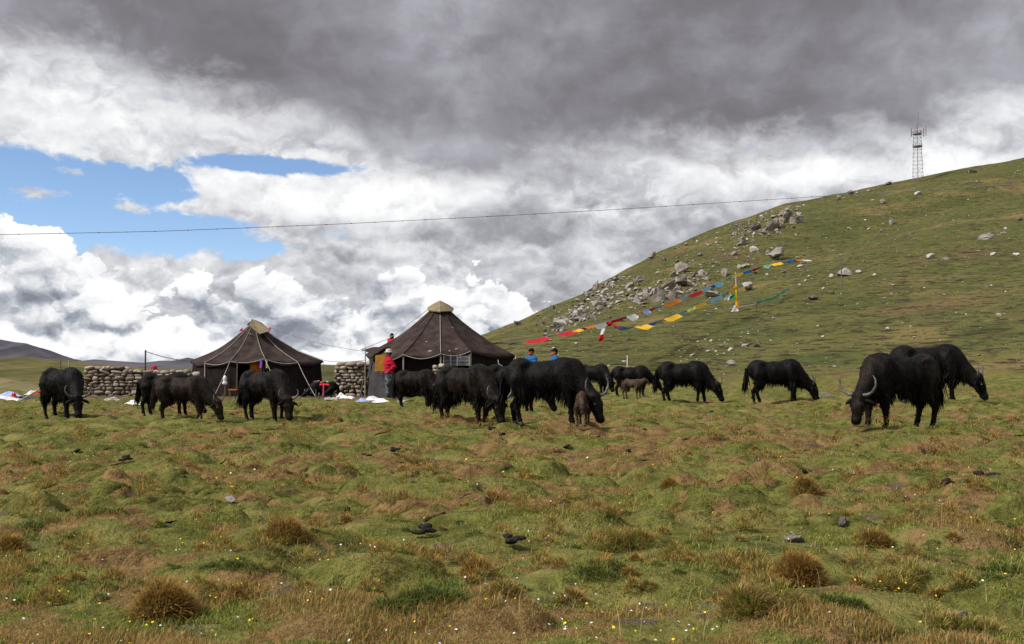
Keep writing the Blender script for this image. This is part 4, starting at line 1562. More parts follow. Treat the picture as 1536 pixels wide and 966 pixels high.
def body_sdf(pose):
    J, arms, legs = person_shapes(pose)
    s = SDF()
    s.ell((.0, 0, 1.64), (.098, .078, .115), .03).ell((.05, 0, 1.57), (.062, .056, .068), .04)          # skull, jaw
    s.cone((-.01, 0, 1.42), (.005, 0, 1.56), .062, .054, .03)
    s.cone((.098, 0, 1.635), (.118, 0, 1.595), .011, .017, .015)                                        # nose
    s.ell((.092, 0, 1.548), (.018, .026, .012), .01)                                                    # lips
    for y in (-1, 1):
        s.ell((.0, y * .080, 1.615), (.022, .012, .032), .008)                                          # ear
        s.ell((.072, y * .032, 1.655), (.022, .026, .010), .015)                                        # brow
    s.ell((0, 0, 1.27), (.115, .165, .20), .05).ell((0, 0, 1.02), (.105, .145, .17), .06).ell((0, 0, .92), (.11, .16, .12), .05)
    for A, L, y in zip(arms, legs, (-1, 1)):
        s.cone(A[0], A[1], .052, .042, .04).cone(A[1], A[2], .042, .030, .02)
        w, h = np.array(A[2], float), np.array(A[3], float)
        d = (h - w) / (np.linalg.norm(h - w) + 1e-9)
        sd = np.cross(d, [0, y, 0])
        sd = sd / (np.linalg.norm(sd) + 1e-9)                                                           # across the palm, towards the thumb
        if sd[0] < 0:
            sd = -sd
        nrm = np.cross(d, sd)
        s.cone(w, w + d * .075, .026, .030, .02)                                                        # palm
        for k, q in enumerate((-.027, -.009, .009, .027)):
            ln = (.062, .078, .082, .070)[k]
            b0 = w + d * .085 + sd * q
            b1 = b0 + d * ln * .55 - nrm * .008 * y
            b2 = b1 + d * ln * .40 - nrm * .022 * y
            s.cone(b0, b1, .0098, .009, .006).cone(b1, b2, .009, .008, .004)
        t0 = w + d * .03 + sd * .028
        s.cone(t0, t0 + d * .035 + sd * .026, .013, .011, .008).cone(t0 + d * .035 + sd * .026, t0 + d * .068 + sd * .030, .011, .009, .004)
        s.cone(L[0], L[1], .085, .058, .04).cone(L[1], L[2], .056, .040, .03)
        f = np.array(L[2], float)
        s.cone(f + np.array([-.03, 0, -.03]), f + np.array([.14, y * .02, -.05]), .042, .034, .03)
    return s


def make_person(label, loc, heading, pose, jacket, trousers, hat, hat_mat, scarf=None, lift=0.0, scale=1.0):
    root = thing('person', label, 'person', loc, R(heading))
    root.scale = (scale,) * 3
    J, arms, legs = person_shapes(pose)
    up = np.array([0, 0, lift])
    if pose not in BODIES:
        v, q = body_sdf(pose).mesh(.0125)
        BODIES[pose] = (v, q)
    v, q = BODIES[pose]
    mesh_np('body', v + up, q, M_SKIN, root)
    s = SDF().ell((0, 0, 1.26), (.155, .205, .23), .06).ell((-.02, 0, 1.02), (.150, .190, .20), .08).ell((-.01, 0, .90), (.145, .19, .10), .06).cone((0, -.14, 1.41), (0, .14, 1.41), .075, .075, .05)
    s.cone((-.01, 0, 1.43), (.0, 0, 1.50), .085, .080, .03)
    rg = np.random.default_rng(len(label))
    for A in arms:
        s.cone(A[0], A[1], .085, .072, .05).cone(A[1], A[2], .072, .052, .03)
    ph = rg.uniform(0, 6, 3)
    v, q = s.mesh(.022, lambda X, Y, Z: .007 * np.sin(Z * 55 + ph[0] + 3 * np.sin(Y * 9 + X * 7)) + .004 * np.sin(X * 40 + Y * 31 + ph[1]))
    mesh_np('jacket', v + up, q, jacket, root)
    s = SDF().ell((0, 0, .93), (.13, .172, .12), .05)
    for L in legs:
        s.cone(L[0], L[1], .108, .085, .05).cone(L[1], (L[2][0], L[2][1], L[2][2] + .02), .085, .070, .03)
    v, q = s.mesh(.022, lambda X, Y, Z: .006 * np.sin(Z * 42 + 3 * np.sin(X * 11 + Y * 8)))
    mesh_np('trousers', v + up, q, trousers, root)
    for L, y in zip(legs, (-1, 1)):
        f = np.array(L[2])
        s = SDF().cone(f + np.array([0, 0, .06]), f + np.array([-.01, 0, -.02]), .052, .055, .02).cone(f + np.array([-.02, 0, -.045]), f + np.array([.15, y * .02, -.05]), .05, .042, .03)
        v, q = s.mesh(.018)
        mesh_np('boot', v + up, q, M_BOOT, root)
    for y in (-1, 1):
        v, q = SDF().ell((0, 0, 0), (.011, .014, .010)).mesh(.006)
        mesh_np('eye', v + np.array([.083, y * .032, 1.632]) + up, q, M_EYE, root)
    if hat == 'bucket':
        prof = [(1.665, .175), (1.672, .178), (1.690, .125), (1.70, .116), (1.76, .108), (1.79, .085), (1.80, .02)]
        MB().tube([(-.005, 0, z + lift) for z, r in prof], [r for z, r in prof], 20).build('hat', hat_mat, root, True)
    elif hat == 'cap':
        v, q = SDF().ell((-.005, 0, 1.685), (.112, .094, .095), .02).cone((.09, 0, 1.70), (.16, 0, 1.685), .03, .02, .02, (1, .5, 1.6)).cut((.02, 0, 1.55), (.2, .2, .115)).mesh(.015)
        mesh_np('cap', v + up, q, hat_mat, root)
    elif hat == 'hood':
        v, q = SDF().ell((-.015, 0, 1.65), (.135, .115, .15), .03).cone((0, 0, 1.50), (0, 0, 1.60), .12, .11, .05).cut((.13, 0, 1.61), (.085, .075, .09)).mesh(.016)
        mesh_np('hood', v + up, q, hat_mat, root)
    v, q = SDF().ell((-.02, 0, 1.655), (.100, .086, .112), .02).cut((.09, 0, 1.60), (.10, .12, .12)).mesh(.016)
    mesh_np('hair', v + up, q, M_HAIR, root)
    if scarf:
        v, q = SDF().ell((.055, 0, 1.565), (.075, .070, .060), .03).cone((.0, 0, 1.48), (.02, 0, 1.55), .085, .078, .03).mesh(.016)
        mesh_np('scarf', v + up, q, scarf, root)
    return root


p = ground_pt(583, 36.0)
make_person('person in a red jacket, pale bucket hat and camouflage trousers, hands in pockets', p, 208, 'pockets', M_JACKET_R, M_CAMO, 'bucket', M_HATGREY)
p = ground_pt(797, 36.2)
make_person('person in a blue jacket and dark cap standing closer to the bigger tent', p, 222, 'stand', M_JACKET_B, M_JEANS, 'cap', M_BLACKCLOTH, M_SCARF)
p = ground_pt(832, 36.6)
make_person('person in a blue jacket and red scarf, farther from the bigger tent', p, 196, 'stand', M_JACKET_B, M_JEANS, 'cap', M_BLACKCLOTH, M_SCARF, scale=1.02)
x, y = at(587.5, 545, 58).x, 58
make_person('person in red with a black hat above the roof edge of the bigger tent', (x, y, hz(x, y)), 250, 'stand', M_RED, M_JEANS, 'hood', M_BLACKCLOTH)
p = ground_pt(231, 41.4)
make_person('person in a bright red hat sitting behind the long stone wall', p, 250, 'sit', M_BLACKCLOTH, M_JEANS, 'hood', M_RED, lift=-.57)
q = thing('sitting_stone', 'flat stone used as a seat behind the long wall', 'stone', (p.x, p.y + .02, p.z))
o = bpy.data.objects.new('stone', WALLSTONES[3])
o.scale, o.location = (.5, .45, .26), (0, 0, .12)
COL.objects.link(o)
o.parent = q

# ------------------------------------------------------------------ rocks of the hillside
ROCKS = {k: [rock_mesh('rock', 300 + i + 50 * k, 2 if k < 2 else 1, .62, .10, (M_ROCK, M_ROCK_P)[k % 2], 14, True) for i in range(7)] for k in range(4)}
nrock = [0]


def put_rock(px, py, w, asp=.62, pale=0, label=None, group=None, rz=None, lean=0.0, Y=None, small=False, name='rock', lower=.24):
    """a rock w photo pixels wide whose foot stands at (px, py)"""
    p = hit(px, py)
    if p is None:
        return
    s = 1.22 * w * p.y / FPX
    me = ROCKS[pale + (2 if small else 0)][nrock[0] % 7]
    nrock[0] += 1
    o = bpy.data.objects.new(name, me)
    h = s * asp
    o.location = (p.x, p.y + s * .15, p.z + h * (.5 - lower))
    o.scale = (s * 1.05, s * .9, h * 1.15)
    o.rotation_euler = (random.uniform(-.25, .25), random.uniform(-.25, .25) + lean, random.uniform(0, 6.28) if rz is None else rz)
    COL.objects.link(o)
    tag(o, label, 'rock', group)
    return o


BIG = [
    # px, py(foot), width, aspect, pale, label
    (1271, 413, 30, .50, 1, 'broad pale boulder lying right of the thin grey post on the hill'),
    (1289, 410, 13, .55, 1, 'small pale boulder touching the right end of the broad pale boulder'),
    (1395, 388, 18, .62, 1, 'pale rounded boulder alone in the middle of the upper slope'),
    (1419, 389, 12, .5, 1, 'low pale rock just right of the rounded boulder on the upper slope'),
    (1485, 358, 26, .55, 0, 'slanting pinkish-brown rock at the edge of the bare earth scar'),
    (1508, 351, 13, .4, 1, 'flat pale rock above the slanting rock by the earth scar'),
    (1530, 331, 14, .6, 1, 'pale rock high on the slope at the picture edge, above the others'),
    (1490, 383, 15, .4, 1, 'flat grey rock below the bare earth scar'),
    (1526, 383, 15, .35, 1, 'long flat pale rock below the earth scar at the picture edge'),
    (1125, 435, 24, .62, 1, 'pale boulder standing right of the prayer flag pole'),
    (1066, 446, 30, .62, 1, 'broad pale boulder just left of the prayer flag pole, below the upper flag string'),
    (990, 452, 34, .85, 0, 'largest dark grey boulder of the outcrop in the middle of the boulder gully'),
    (1004, 434, 26, .75, 0, 'tilted brown-grey boulder on top of the largest one in the gully'),
    (968, 443, 18, .9, 0, 'upright grey boulder left of the largest one in the gully'),
    (1027, 430, 20, .85, 0, 'grey boulder right of the gully outcrop, by the upper flags'),
    (958, 424, 24, .6, 1, 'pale slab leaning on the slope above the gully outcrop'),
    (944, 432, 15, .75, 1, 'pale upright slab at the left end of the leaning slab'),
    (1024, 410, 22, .85, 0, 'tall grey boulder on the slope above the gully outcrop'),
    (1052, 413, 13, 1.0, 0, 'narrow grey boulder between the gully outcrop and the pole'),
    (1088, 414, 17, .9, 0, 'grey boulder behind the upper flag string left of the pole'),
    (1115, 402, 18, .45, 1, 'flat pale rock behind the top of the prayer flag pole'),
    (1165, 389, 26, .75, 0, 'brown-grey boulder group lump above the upper end of the flags'),
    (1152, 381, 12, .7, 0, 'small brown-grey boulder left of the lump above the flags end'),
    (1183, 332, 20, 1.0, 0, 'tall grey boulder high in the upper outcrop near the skyline'),
    (1160, 346, 20, .75, 0, 'dark grey boulder at the foot of the upper outcrop'),
    (1115, 368, 22, .62, 1, 'pale boulder left of the upper outcrop, alone on turf'),
    (1133, 377, 15, .7, 1, 'pale block just below the boulder left of the upper outcrop'),
    (1103, 383, 14, .8, 0, 'grey block between the pale boulder and the upper flags'),
    (978, 388, 14, .9, 0, 'dark crag on the skyline above the gully'),
    (895, 432, 16, .9, 0, 'dark crag lower down the skyline above the scree'),
    (880, 447, 12, .8, 0, 'small crag beside the lower skyline crag'),
    (776, 488, 14, .55, 0, 'grey boulder alone on the low shoulder right of the bigger tent'),
    (1096, 549, 19, .50, 1, 'white-grey rock heap at the foot of the hill behind the grazing yaks'),
    (1136, 521, 15, .7, 0, 'pinkish boulder at the right end of the row near the foot of the hill'),
    (1117, 520, 12, .5, 1, 'white rock beside the pinkish boulder near the foot of the hill'),
    (1122, 518, 8, .6, 0, 'small pink rock between the white rock and the pinkish boulder'),
    (1083, 520, 12, .35, 1, 'flat white rock left of the pinkish boulder'),
    (1063, 528, 10, .4, 1, 'flat pale rock in the row near the foot of the hill'),
    (1040, 533, 11, .4, 1, 'longish white rock low on the slope behind the yaks'),
    (1097, 526, 10, .5, 1, 'pale rock below the row near the foot of the hill'),
    (1220, 450, 22, .4, 0, 'flat reddish-brown rock below and left of the thin grey post'),
    (1248, 441, 12, .55, 1, 'pale rock just left of the foot of the thin grey post'),
    (1247, 415, 12, .5, 1, 'pale rock left of the thin grey post at half its height'),
    (1200, 402, 13, .5, 1, 'pale rock under the top end of the flag string'),
    (1376, 293, 14, .6, 1, 'pale slab under the overhead cable near the mast'),
    (1324, 306, 9, 1.1, 0, 'upright stone on the upper slope left of the cable slab'),
    (1339, 337, 12, .7, 1, 'pale upright stone on the turf crest of the hill'),
    (1277, 293, 14, .6, 0, 'grey rock on the skyline where the cable meets the hill'),
    (1460, 259, 22, .25, 1, 'long flat pale rock near the skyline right of the mast'),
    (1334, 277, 15, .35, 0, 'low grey outcrop on the skyline left of the mast'),
    (1332, 495, 9, .7, 1, 'pale upright stone low on the bare slope'),
    (1500, 474, 11, .5, 1, 'pale rock low on the slope at right'),
    (1324, 511, 8, .5, 1, 'white stone on the lower slope above the right-hand yaks'),
    (835, 492, 18, .7, 0, 'grey boulder at the lower tip of the scree'),
    (845, 488, 22, .5, 1, 'pale slab at the lower tip of the scree by the upper flags'),
    (878, 478, 15, .7, 0, 'grey boulder in the lower scree above the red flags'),
    (866, 474, 18, .75, 1, 'pale boulder in the lower scree above the red flags'),
    (955, 476, 15, .55, 1, 'pale rock caught under the upper flag string'),
]
for px, py, w, asp, pale, lab in BIG:
    put_rock(px, py, w, asp, pale, lab, 'rocks on the hillside')

# scree: many grey blocks down the gully; larger ones single, the rest one mass
ZN = {1: 'in the scree above the lower flags end', 2: 'in the gully between scree and skyline crags', 3: 'round the largest boulder of the gully', 4: 'in the upper outcrop near the skyline',
      5: 'on the slope between gully and upper outcrop', 6: 'round the upper end of the flag string', 7: 'along the skyline of the hill', 8: 'in the row near the foot of the hill'}


def zone(n, pts, spread, wlo, whi, seed, pale=.3, where=''):
    rg = np.random.default_rng(seed)
    out = []
    P = np.array(pts, float)
    seg = np.linalg.norm(np.diff(P, axis=0), axis=1)
    cum = np.concatenate([[0], np.cumsum(seg)])
    for _ in range(n):
        d = rg.uniform(0, cum[-1])
        x, y = np.interp(d, cum, P[:, 0]), np.interp(d, cum, P[:, 1])
        out.append((x + rg.normal(scale=spread), y + rg.normal(scale=spread * .8), wlo + (whi - wlo) * rg.random() ** 2.2, int(rg.random() < pale), ZN[seed]))
    return out


SC = (zone(330, [(825, 494), (860, 472), (900, 452), (935, 440)], 13, 2.2, 11, 1, .3) + zone(130, [(885, 440), (925, 425), (945, 432)], 9, 2.2, 9, 2, .3)
      + zone(190, [(950, 450), (990, 440), (1030, 425), (1060, 418)], 13, 2.2, 12, 3, .3) + zone(22, [(950, 452), (990, 446), (1030, 428)], 11, 11, 19, 3, .15) + zone(12, [(890, 462), (930, 448)], 8, 9, 15, 2, .2) + zone(16, [(1130, 352), (1165, 342), (1195, 330)], 8, 10, 18, 4, .2)
      + zone(14, [(840, 486), (880, 468)], 8, 9, 15, 1, .25) + zone(190, [(1100, 348), (1150, 335), (1190, 322)], 13, 2.2, 10, 4, .3)
      + zone(110, [(1000, 400), (1060, 392), (1130, 372)], 20, 2.2, 9, 5, .5) + zone(30, [(1120, 410), (1200, 400), (1240, 420)], 14, 3.5, 9, 6, .6)
      + zone(60, [(985, 383), (1070, 347), (1170, 318), (1260, 296), (1330, 280)], 5, 2.2, 8, 7, .4) + zone(34, [(1000, 540), (1060, 522), (1130, 515)], 14, 3, 7, 8, .85))
rg_ = np.random.default_rng(77)
OPEN = []
for _ in range(900):                                   # loose pale stones all over the turf
    px, py = rg_.uniform(760, 1536), rg_.uniform(250, 562)
    wh = ('on the open slope' if px > 1230 else 'on the turf near the flags') if py < 470 else 'low on the hill'
    wh += ', far right' if px > 1400 else (' under the mast' if px > 1300 and py < 400 else (' right of the flag pole' if px > 1120 else ' above the far yaks' if px > 900 else ' by the bigger tent'))
    OPEN.append((px, py, 1.7 + 6.0 * rg_.random() ** 4.5, int(rg_.random() < .8), wh))
pts = [q for q in SC + OPEN if q[1] > np.interp(q[0], [p[0] for p in SKYL], [p[1] for p in SKYL]) + 3]
pts.sort(key=lambda q: -q[2])
LAB = {0: 'grey broken rock on the hillside', 1: 'pale stone on the hillside'}
made = {}
for px, py, w, pl, wh in pts[:230]:
    asp = random.uniform(.42, .88)
    lab = ' '.join((('small', 'middling', 'larger')[(w > 6) + (w > 8.5)], ('flat', 'blocky', 'upright')[(asp > .55) + (asp > .72)], ('grey rock', 'pale stone')[pl], wh))
    o = put_rock(px, py, w, asp, pl, lab, 'rocks scattered over the hillside', small=True)
    if o is not None:
        made.setdefault(lab, []).append((px, o))
ORD = ['leftmost', 'second from left', 'third from left', 'fourth from left', 'fifth from left', 'sixth from left', 'seventh from left', 'eighth from left', 'ninth from left', 'tenth from left',
       'eleventh from left', 'twelfth from left', 'thirteenth from left']
for lab, rs in made.items():                           # alike rocks are told apart by their order across the slope
    rs.sort(key=lambda q: q[0])
    if len(rs) > 1:
        for i, (px, o) in enumerate(rs):
            k = len(rs) - 1 - i
            o['label'] = lab + ', ' + (ORD[i] if i < 13 else ORD[k].replace('left', 'right') if k < 13 else 'midmost')
mb = {0: MB(), 1: MB()}
for px, py, w, pl, wh in pts[230:]:
    p = hit(px, py)
    if p is None:
        continue
    s = 1.3 * w * p.y / FPX
    me = ROCKS[2 + pl][int(px) % 7]
    an = random.uniform(0, 6.28)
    c, sn = math.cos(an), math.sin(an)
    mb[pl].raw([(p.x + s * (v.co.x * c - v.co.y * sn), p.y + s * (v.co.x * sn + v.co.y * c), p.z + s * .6 * v.co.z + s * .1) for v in me.vertices], [tuple(f.vertices) for f in me.polygons])
for pl, nm in ((0, 'scree'), (1, 'scree')):
    tag(mb[pl].build(nm, (M_ROCK, M_ROCK_P)[pl]), ('small grey scree stones spread down the hillside', 'tiny pale stones spread over the hillside turf')[pl], kind='stuff')

# ------------------------------------------------------------------ prayer flags
def flag_string(label, pts, seq, seed, group='prayer flag strings', sag=0.0):
    """pts: (px, py, depth) along the cord; seq: (px0, px1, drop in px, material)"""
    q = []
    for px, py, Y in pts:                             # hangs one to two metres clear of the slope behind it
        g = hit(px, py)
        q.append((px, py, min(Y, g.y * .87) if g is not None else Y))
    pts = q
    P = [at(*p) for p in pts]
    root = thing('prayer_flag_string', label, 'prayer flags', P[0], group=group)
    xs = [p[0] for p in pts]
    def on(px):
        py, Y = np.interp(px, xs, [p[1] for p in pts]), np.interp(px, xs, [1 / p[2] for p in pts])
        return at(px, py, 1 / Y) - root.location
    n = 60
    MB().tube([on(xs[0] + (xs[-1] - xs[0]) * i / n) for i in range(n + 1)], .02, 4).build('cord', M_ROPE, root)
    rg = np.random.default_rng(seed)
    for x0, x1, drop, mt in seq:
        e = (x1 - x0) * .10 + .5
        x0, x1, drop = x0 - e, x1 + e, drop * .74
        a, b = on(x0), on(x1)
        Y = a.y + root.location.y
        h = drop * Y / FPX
        k = rg.uniform(-.15, .15) * (b - a).length
        sw = Vector((k, rg.uniform(-.3, .3) * h, 0))
        n_ = 7
        V = []
        for i in range(n_):
            t = i / (n_ - 1)
            top = on(x0 + (x1 - x0) * t)
            d = h * (.55 + .45 * math.sin(math.pi * min(1, max(0, .12 + .8 * t)))) * rg.uniform(.85, 1.1)
            for j in range(4):
                s = j / 3
                V.append(top + Vector((0, .05 * math.sin(4 * t * 3 + s * 4 + x0), -d * s)) + sw * s)
        idx = np.arange(n_ * 4).reshape(n_, 4)
        q = np.stack([idx[:-1, :-1], idx[1:, :-1], idx[1:, 1:], idx[:-1, 1:]], -1).reshape(-1, 4)
        V = np.array([tuple(v) for v in V])
        mesh_np('flag', np.concatenate([V, V + np.array([0, .012, 0])]), np.concatenate([q, q[:, ::-1] + len(V)]), mt, root)
    return root


Y_, B_, R_, W_, K_, L_, O_, G_, I_, N_2 = M_YELLOW, M_BLUE, M_RED, M_WHITE, M_SKY, M_LIME, M_ORANGE, M_GREEN, M_LILAC, M_MINT
UPS = [(748, 513, 42), (770, 514, 45), (800, 509, 50), (860, 495, 60), (905, 484, 68), (950, 471, 77), (1000, 455, 87), (1050, 436, 97), (1105, 411, 106), (1150, 397, 114), (1190, 389, 122), (1214, 390, 127)]
flag_string('long upper prayer flag string climbing the hill past the pole top', UPS, [
    (750, 768, 4, Y_), (772, 785, 6, B_), (786, 814, 7, R_), (805, 818, 9, I_), (818, 834, 6, Y_), (836, 856, 7, R_), (857, 868, 5, Y_), (862, 877, 6, R_), (877, 888, 4, O_),
    (888, 900, 5, L_), (893, 906, 11, W_), (908, 921, 6, R_), (921, 940, 9, R_), (940, 950, 11, W_), (950, 962, 6, Y_), (962, 972, 7, W_), (964, 971, 9, I_), (971, 982, 8, R_), (984, 996, 8, K_),
    (997, 1016, 7, O_), (1016, 1032, 6, I_), (1034, 1050, 7, R_), (1052, 1064, 6, K_), (1066, 1080, 7, B_), (1072, 1080, 9, K_), (1079, 1091, 7, Y_), (1092, 1102, 6, K_), (1101, 1112, 5, Y_),
    (1112, 1126, 7, B_), (1127, 1144, 7, R_), (1145, 1156, 5, N_2), (1156, 1168, 5, Y_), (1168, 1184, 7, I_), (1184, 1192, 6, B_), (1192, 1201, 4, O_), (1202, 1212, 3, W_)], 3)
LOW = [(906, 484, 68), (920, 487, 72), (940, 491, 76), (960, 489, 80), (985, 482, 85), (1010, 473, 90), (1045, 458, 96), (1075, 446, 101), (1104, 430, 106)]
flag_string('shorter lower prayer flag string sagging from a tangle up to the pole', LOW, [
    (910, 922, 8, R_), (921, 938, 6, B_), (936, 951, 7, K_), (952, 968, 7, Y_), (968, 984, 8, B_), (982, 997, 7, B_), (997, 1014, 8, Y_), (1014, 1030, 8, K_), (1030, 1040, 5, L_), (1040, 1055, 7, Y_),
    (1054, 1066, 5, L_), (1066, 1080, 7, K_), (1080, 1088, 5, L_), (1085, 1096, 9, K_), (1094, 1104, 8, Y_)], 4)
c = at(912, 482, 69)
t = thing('hanging_banner', 'white and red cloth hanging from the tangle of the two flag strings', 'banner', c)
pz = lambda px, py, Y=69: at(px, py, Y) - c
cloth_patch('cloth', [pz(906, 484), pz(911, 482), pz(907, 501), pz(900, 502)], M_WHITE, t, 6, .05, 3)
cloth_patch('cloth', [pz(901, 500), pz(907, 500), pz(905, 512), pz(897, 512)], M_RED, t, 5, .05, 4)
cloth_patch('cloth', [pz(907, 482), pz(920, 484), pz(917, 489), pz(909, 490)], M_RED, t, 5, .05, 5)

# pole with cloths
f = hit(1106, 468)
t = thing('flag_pole', 'leaning wooden prayer flag pole wrapped in yellow, green and white cloth', 'flag pole', f)
hgt = (468 - 408) * f.y / FPX
MB().tube([(0, 0, -.3), (-.05, 0, hgt * .5), (-.12, 0, hgt)], [.16, .14, .10], 8).build('pole', M_PALEWOOD, t)
px_ = f.y / FPX
pq = lambda x, y: Vector(((x - 1106) * px_, -.22, (468 - y) * px_))
for a, b_, c_, d, mt in (((1102, 428), (1106, 428), (1106, 460), (1102, 458), M_YELLOW), ((1104, 450), (1107, 450), (1107, 464), (1104, 462), M_ORANGE),
                        ((1096, 468), (1107, 467), (1107, 460), (1101, 458), M_WHITE), ((1093, 446), (1102, 441), (1103, 448), (1096, 449), M_GREEN),
                        ((1095, 437), (1103, 427), (1104, 436), (1098, 440), M_ORANGE), ((1085, 450), (1094, 441), (1096, 440), (1092, 452), M_WHITE)):
    cloth_patch('flag_cloth', [pq(*a), pq(*b_), pq(*c_), pq(*d)], mt, t, 5, .06, int(a[0]))

# turquoise cloth strip on the slope
A_, B2, C_ = hit(1135, 466), hit(1160, 459), hit(1183, 444)
t = thing('cloth_strip', 'long turquoise cloth strip strung low over the slope right of the pole', 'cloth strip', B2)
mid_ = [A_.lerp(B2, i / 6) for i in range(6)] + [B2.lerp(C_, i / 7) for i in range(8)]
V = []
for i, q in enumerate(mid_):
    w = .10 + .05 * math.sin(i * 1.9)
    q = q - t.location
    V += [q + Vector((0, .0, .85 + w)), q + Vector((.05, .1, .85 - w))]
V = np.array([tuple(v) for v in V])
qd = np.array([(2 * i, 2 * i + 1, 2 * i + 3, 2 * i + 2) for i in range(len(mid_) - 1)])
mesh_np('cloth', np.concatenate([V, V + np.array([0, .02, 0])]), np.concatenate([qd, qd[:, ::-1] + len(V)]), M_TURQ, t)
MB().tube([A_ - t.location + Vector((-3.0, 0, .2)), A_ - t.location + Vector((0, 0, .75))], .03, 4).build('cord', M_ROPE, t)
for q in (A_, C_):
    MB().tube([q - t.location + Vector((0, .1, -.2)), q - t.location + Vector((0, .1, .95))], .035, 5).build('peg', M_WOOD, t)

# ------------------------------------------------------------------ posts
def post(label, px, py, top_py, rad, mat, Y=None, name='post', lean=0.0, cap=None):
    p = hit(px, py) if Y is None else ground_pt(px, Y)
    h = CAMZ + ray(px, top_py)[1] * p.y - p.z
    t = thing(name, label, 'post', p)
    MB().tube([(0, 0, -.25), (lean * h * .5, 0, h * .5), (lean * h, 0, h)], [rad, rad * .95, rad * .85], 8).build('shaft', mat, t)
    MB().tube([(lean * h, 0, h - .005), (lean * h, 0, h + rad * .7)], [rad * 1.25, rad * .6], 8).build('post_top', cap or mat, t)
    return t


post('thin grey post with a pale top standing on the open slope', 1263, 434, 382, .07, M_METAL, cap=M_WHITE, lean=-.03)
post('short white post standing behind the far yaks', 941, 560, 534, .03, M_WHITE, Y=52)
post('thin straight post behind the long stone wall holding a wire', 218, 590, 526, .04, M_WOOD, Y=41.6)
post('short wooden stake beside the lying yak', 479, 606, 590, .028, M_WOOD, Y=34.5)
post('slanting pale stick behind the lone yak at the meadow edge', 99, 592, 541, .03, M_PALEWOOD, Y=42, lean=.10, name='stick')
post('thin dark stick leaning behind the lone yak', 96, 592, 541, .02, M_WOOD, Y=42.6, lean=-.12, name='stick')
# wires
def wire(label, pts, rad, mat=None, name='wire', sag=0.0):
    P = [at(*p) for p in pts]
    V = []
    for i in range(len(P) - 1):
        V += sagline(P[i], P[i + 1], sag, 8)[:-1]
    V.append(P[-1])
    o = MB().tube([v - P[0] for v in V], rad, 5).build(name, mat or M_METAL)
    o.location = P[0]
    return tag(o, label, name)


wire('thin sagging wire from the wall post to the smaller tent', [(218, 527, 41.6), (300, 541, 41.6)], .016, sag=.12)
wire('thin line from the smaller tent peak to the bigger tent', [(406, 492, 40), (545, 527, 38.4)], .008, sag=.12)
wire('slack wire strung between the eaves of the two tents', [(486, 541, 40.2), (549, 540, 39)], .010, sag=.06)

# overhead cable with markers: from beyond the left edge to the hillside at right
CAB = [(-60, 353, 60), (0, 352, 62), (240, 347, 70), (490, 337, 82), (730, 325, 98), (920, 314.5, 118), (1100, 303, 150), (1230, 294.5, 190), (1330, 289, 215), (1440, 281, 228), (1536, 275.5, 235), (1640, 268, 245)]
cx = np.linspace(-60, 1640, 160)
cy_ = np.interp(cx, [p[0] for p in CAB], [p[1] for p in CAB])
for _ in range(14):
    cy_[1:-1] = (cy_[:-2] + cy_[2:] + 2 * cy_[1:-1]) / 4
cd_ = 1 / np.interp(cx, [p[0] for p in CAB], [1 / p[2] for p in CAB])
def over(px, py, Y):
    p = at(px, py, Y)
    k = 0
    while p.z < hz(p.x, p.y) + .5 and k < 40:         # stays clear of the slope it hangs over
        Y *= .97
        p = at(px, py, Y)
        k += 1
    return p
cp_ = [over(a, b, d) for a, b, d in zip(cx, cy_, cd_)]
t = thing('overhead_cable', 'long dark overhead cable with small markers crossing the sky to the hill', 'cable', cp_[0])
cut = next(i for i, a in enumerate(cx) if a > 1232)
M_CABLE = simple('cable', (.045, .042, .05), var=.2, scale=5, rough=.6)
M_CABLE_L = simple('galvanised_cable', (.26, .27, .29), var=.2, scale=5, rough=.6)
MB().tube([q - cp_[0] for q in cp_[:cut + 1]], [.0105 * q.y / 60 + .006 for q in cp_[:cut + 1]], 5).build('cable', M_CABLE, t)
MB().tube([q - cp_[0] for q in cp_[cut:]], [.05 * q.y / 200 + .015 for q in cp_[cut:]], 5).build('cable', M_CABLE_L, t)
mk = [28, 90, 148, 190, 233, 282, 325, 371, 417, 446, 490, 527, 562, 604, 638, 683, 731, 803, 883, 936, 999, 1040, 1110, 1150, 1188, 1218]
for x in mk:
    i = int(np.argmin(abs(cx - x)))
    q = Vector((np.interp(x, cx, [v.x for v in cp_]), np.interp(x, cx, [v.y for v in cp_]), np.interp(x, cx, [v.z for v in cp_])))
    v, fq = SDF().cone((-.10, 0, 0), (.10, 0, 0), .06, .06, .01).mesh(.035)
    mesh_np('marker', v * (q.y / 60) * .42 + np.array(q - cp_[0]), fq, M_CABLE, t)
for px, py, Y in ((-60, 353, 60), (1640, 268, 245)):
    q = at(px, py, Y) - cp_[0]
    g = hz(*(at(px, py, Y).xy)) - cp_[0].z
    MB().tube([(q.x, q.y, g - .3), (q.x, q.y, q.z + .4)], [.16, .11], 8).build('cable_pole', M_WOOD, t)

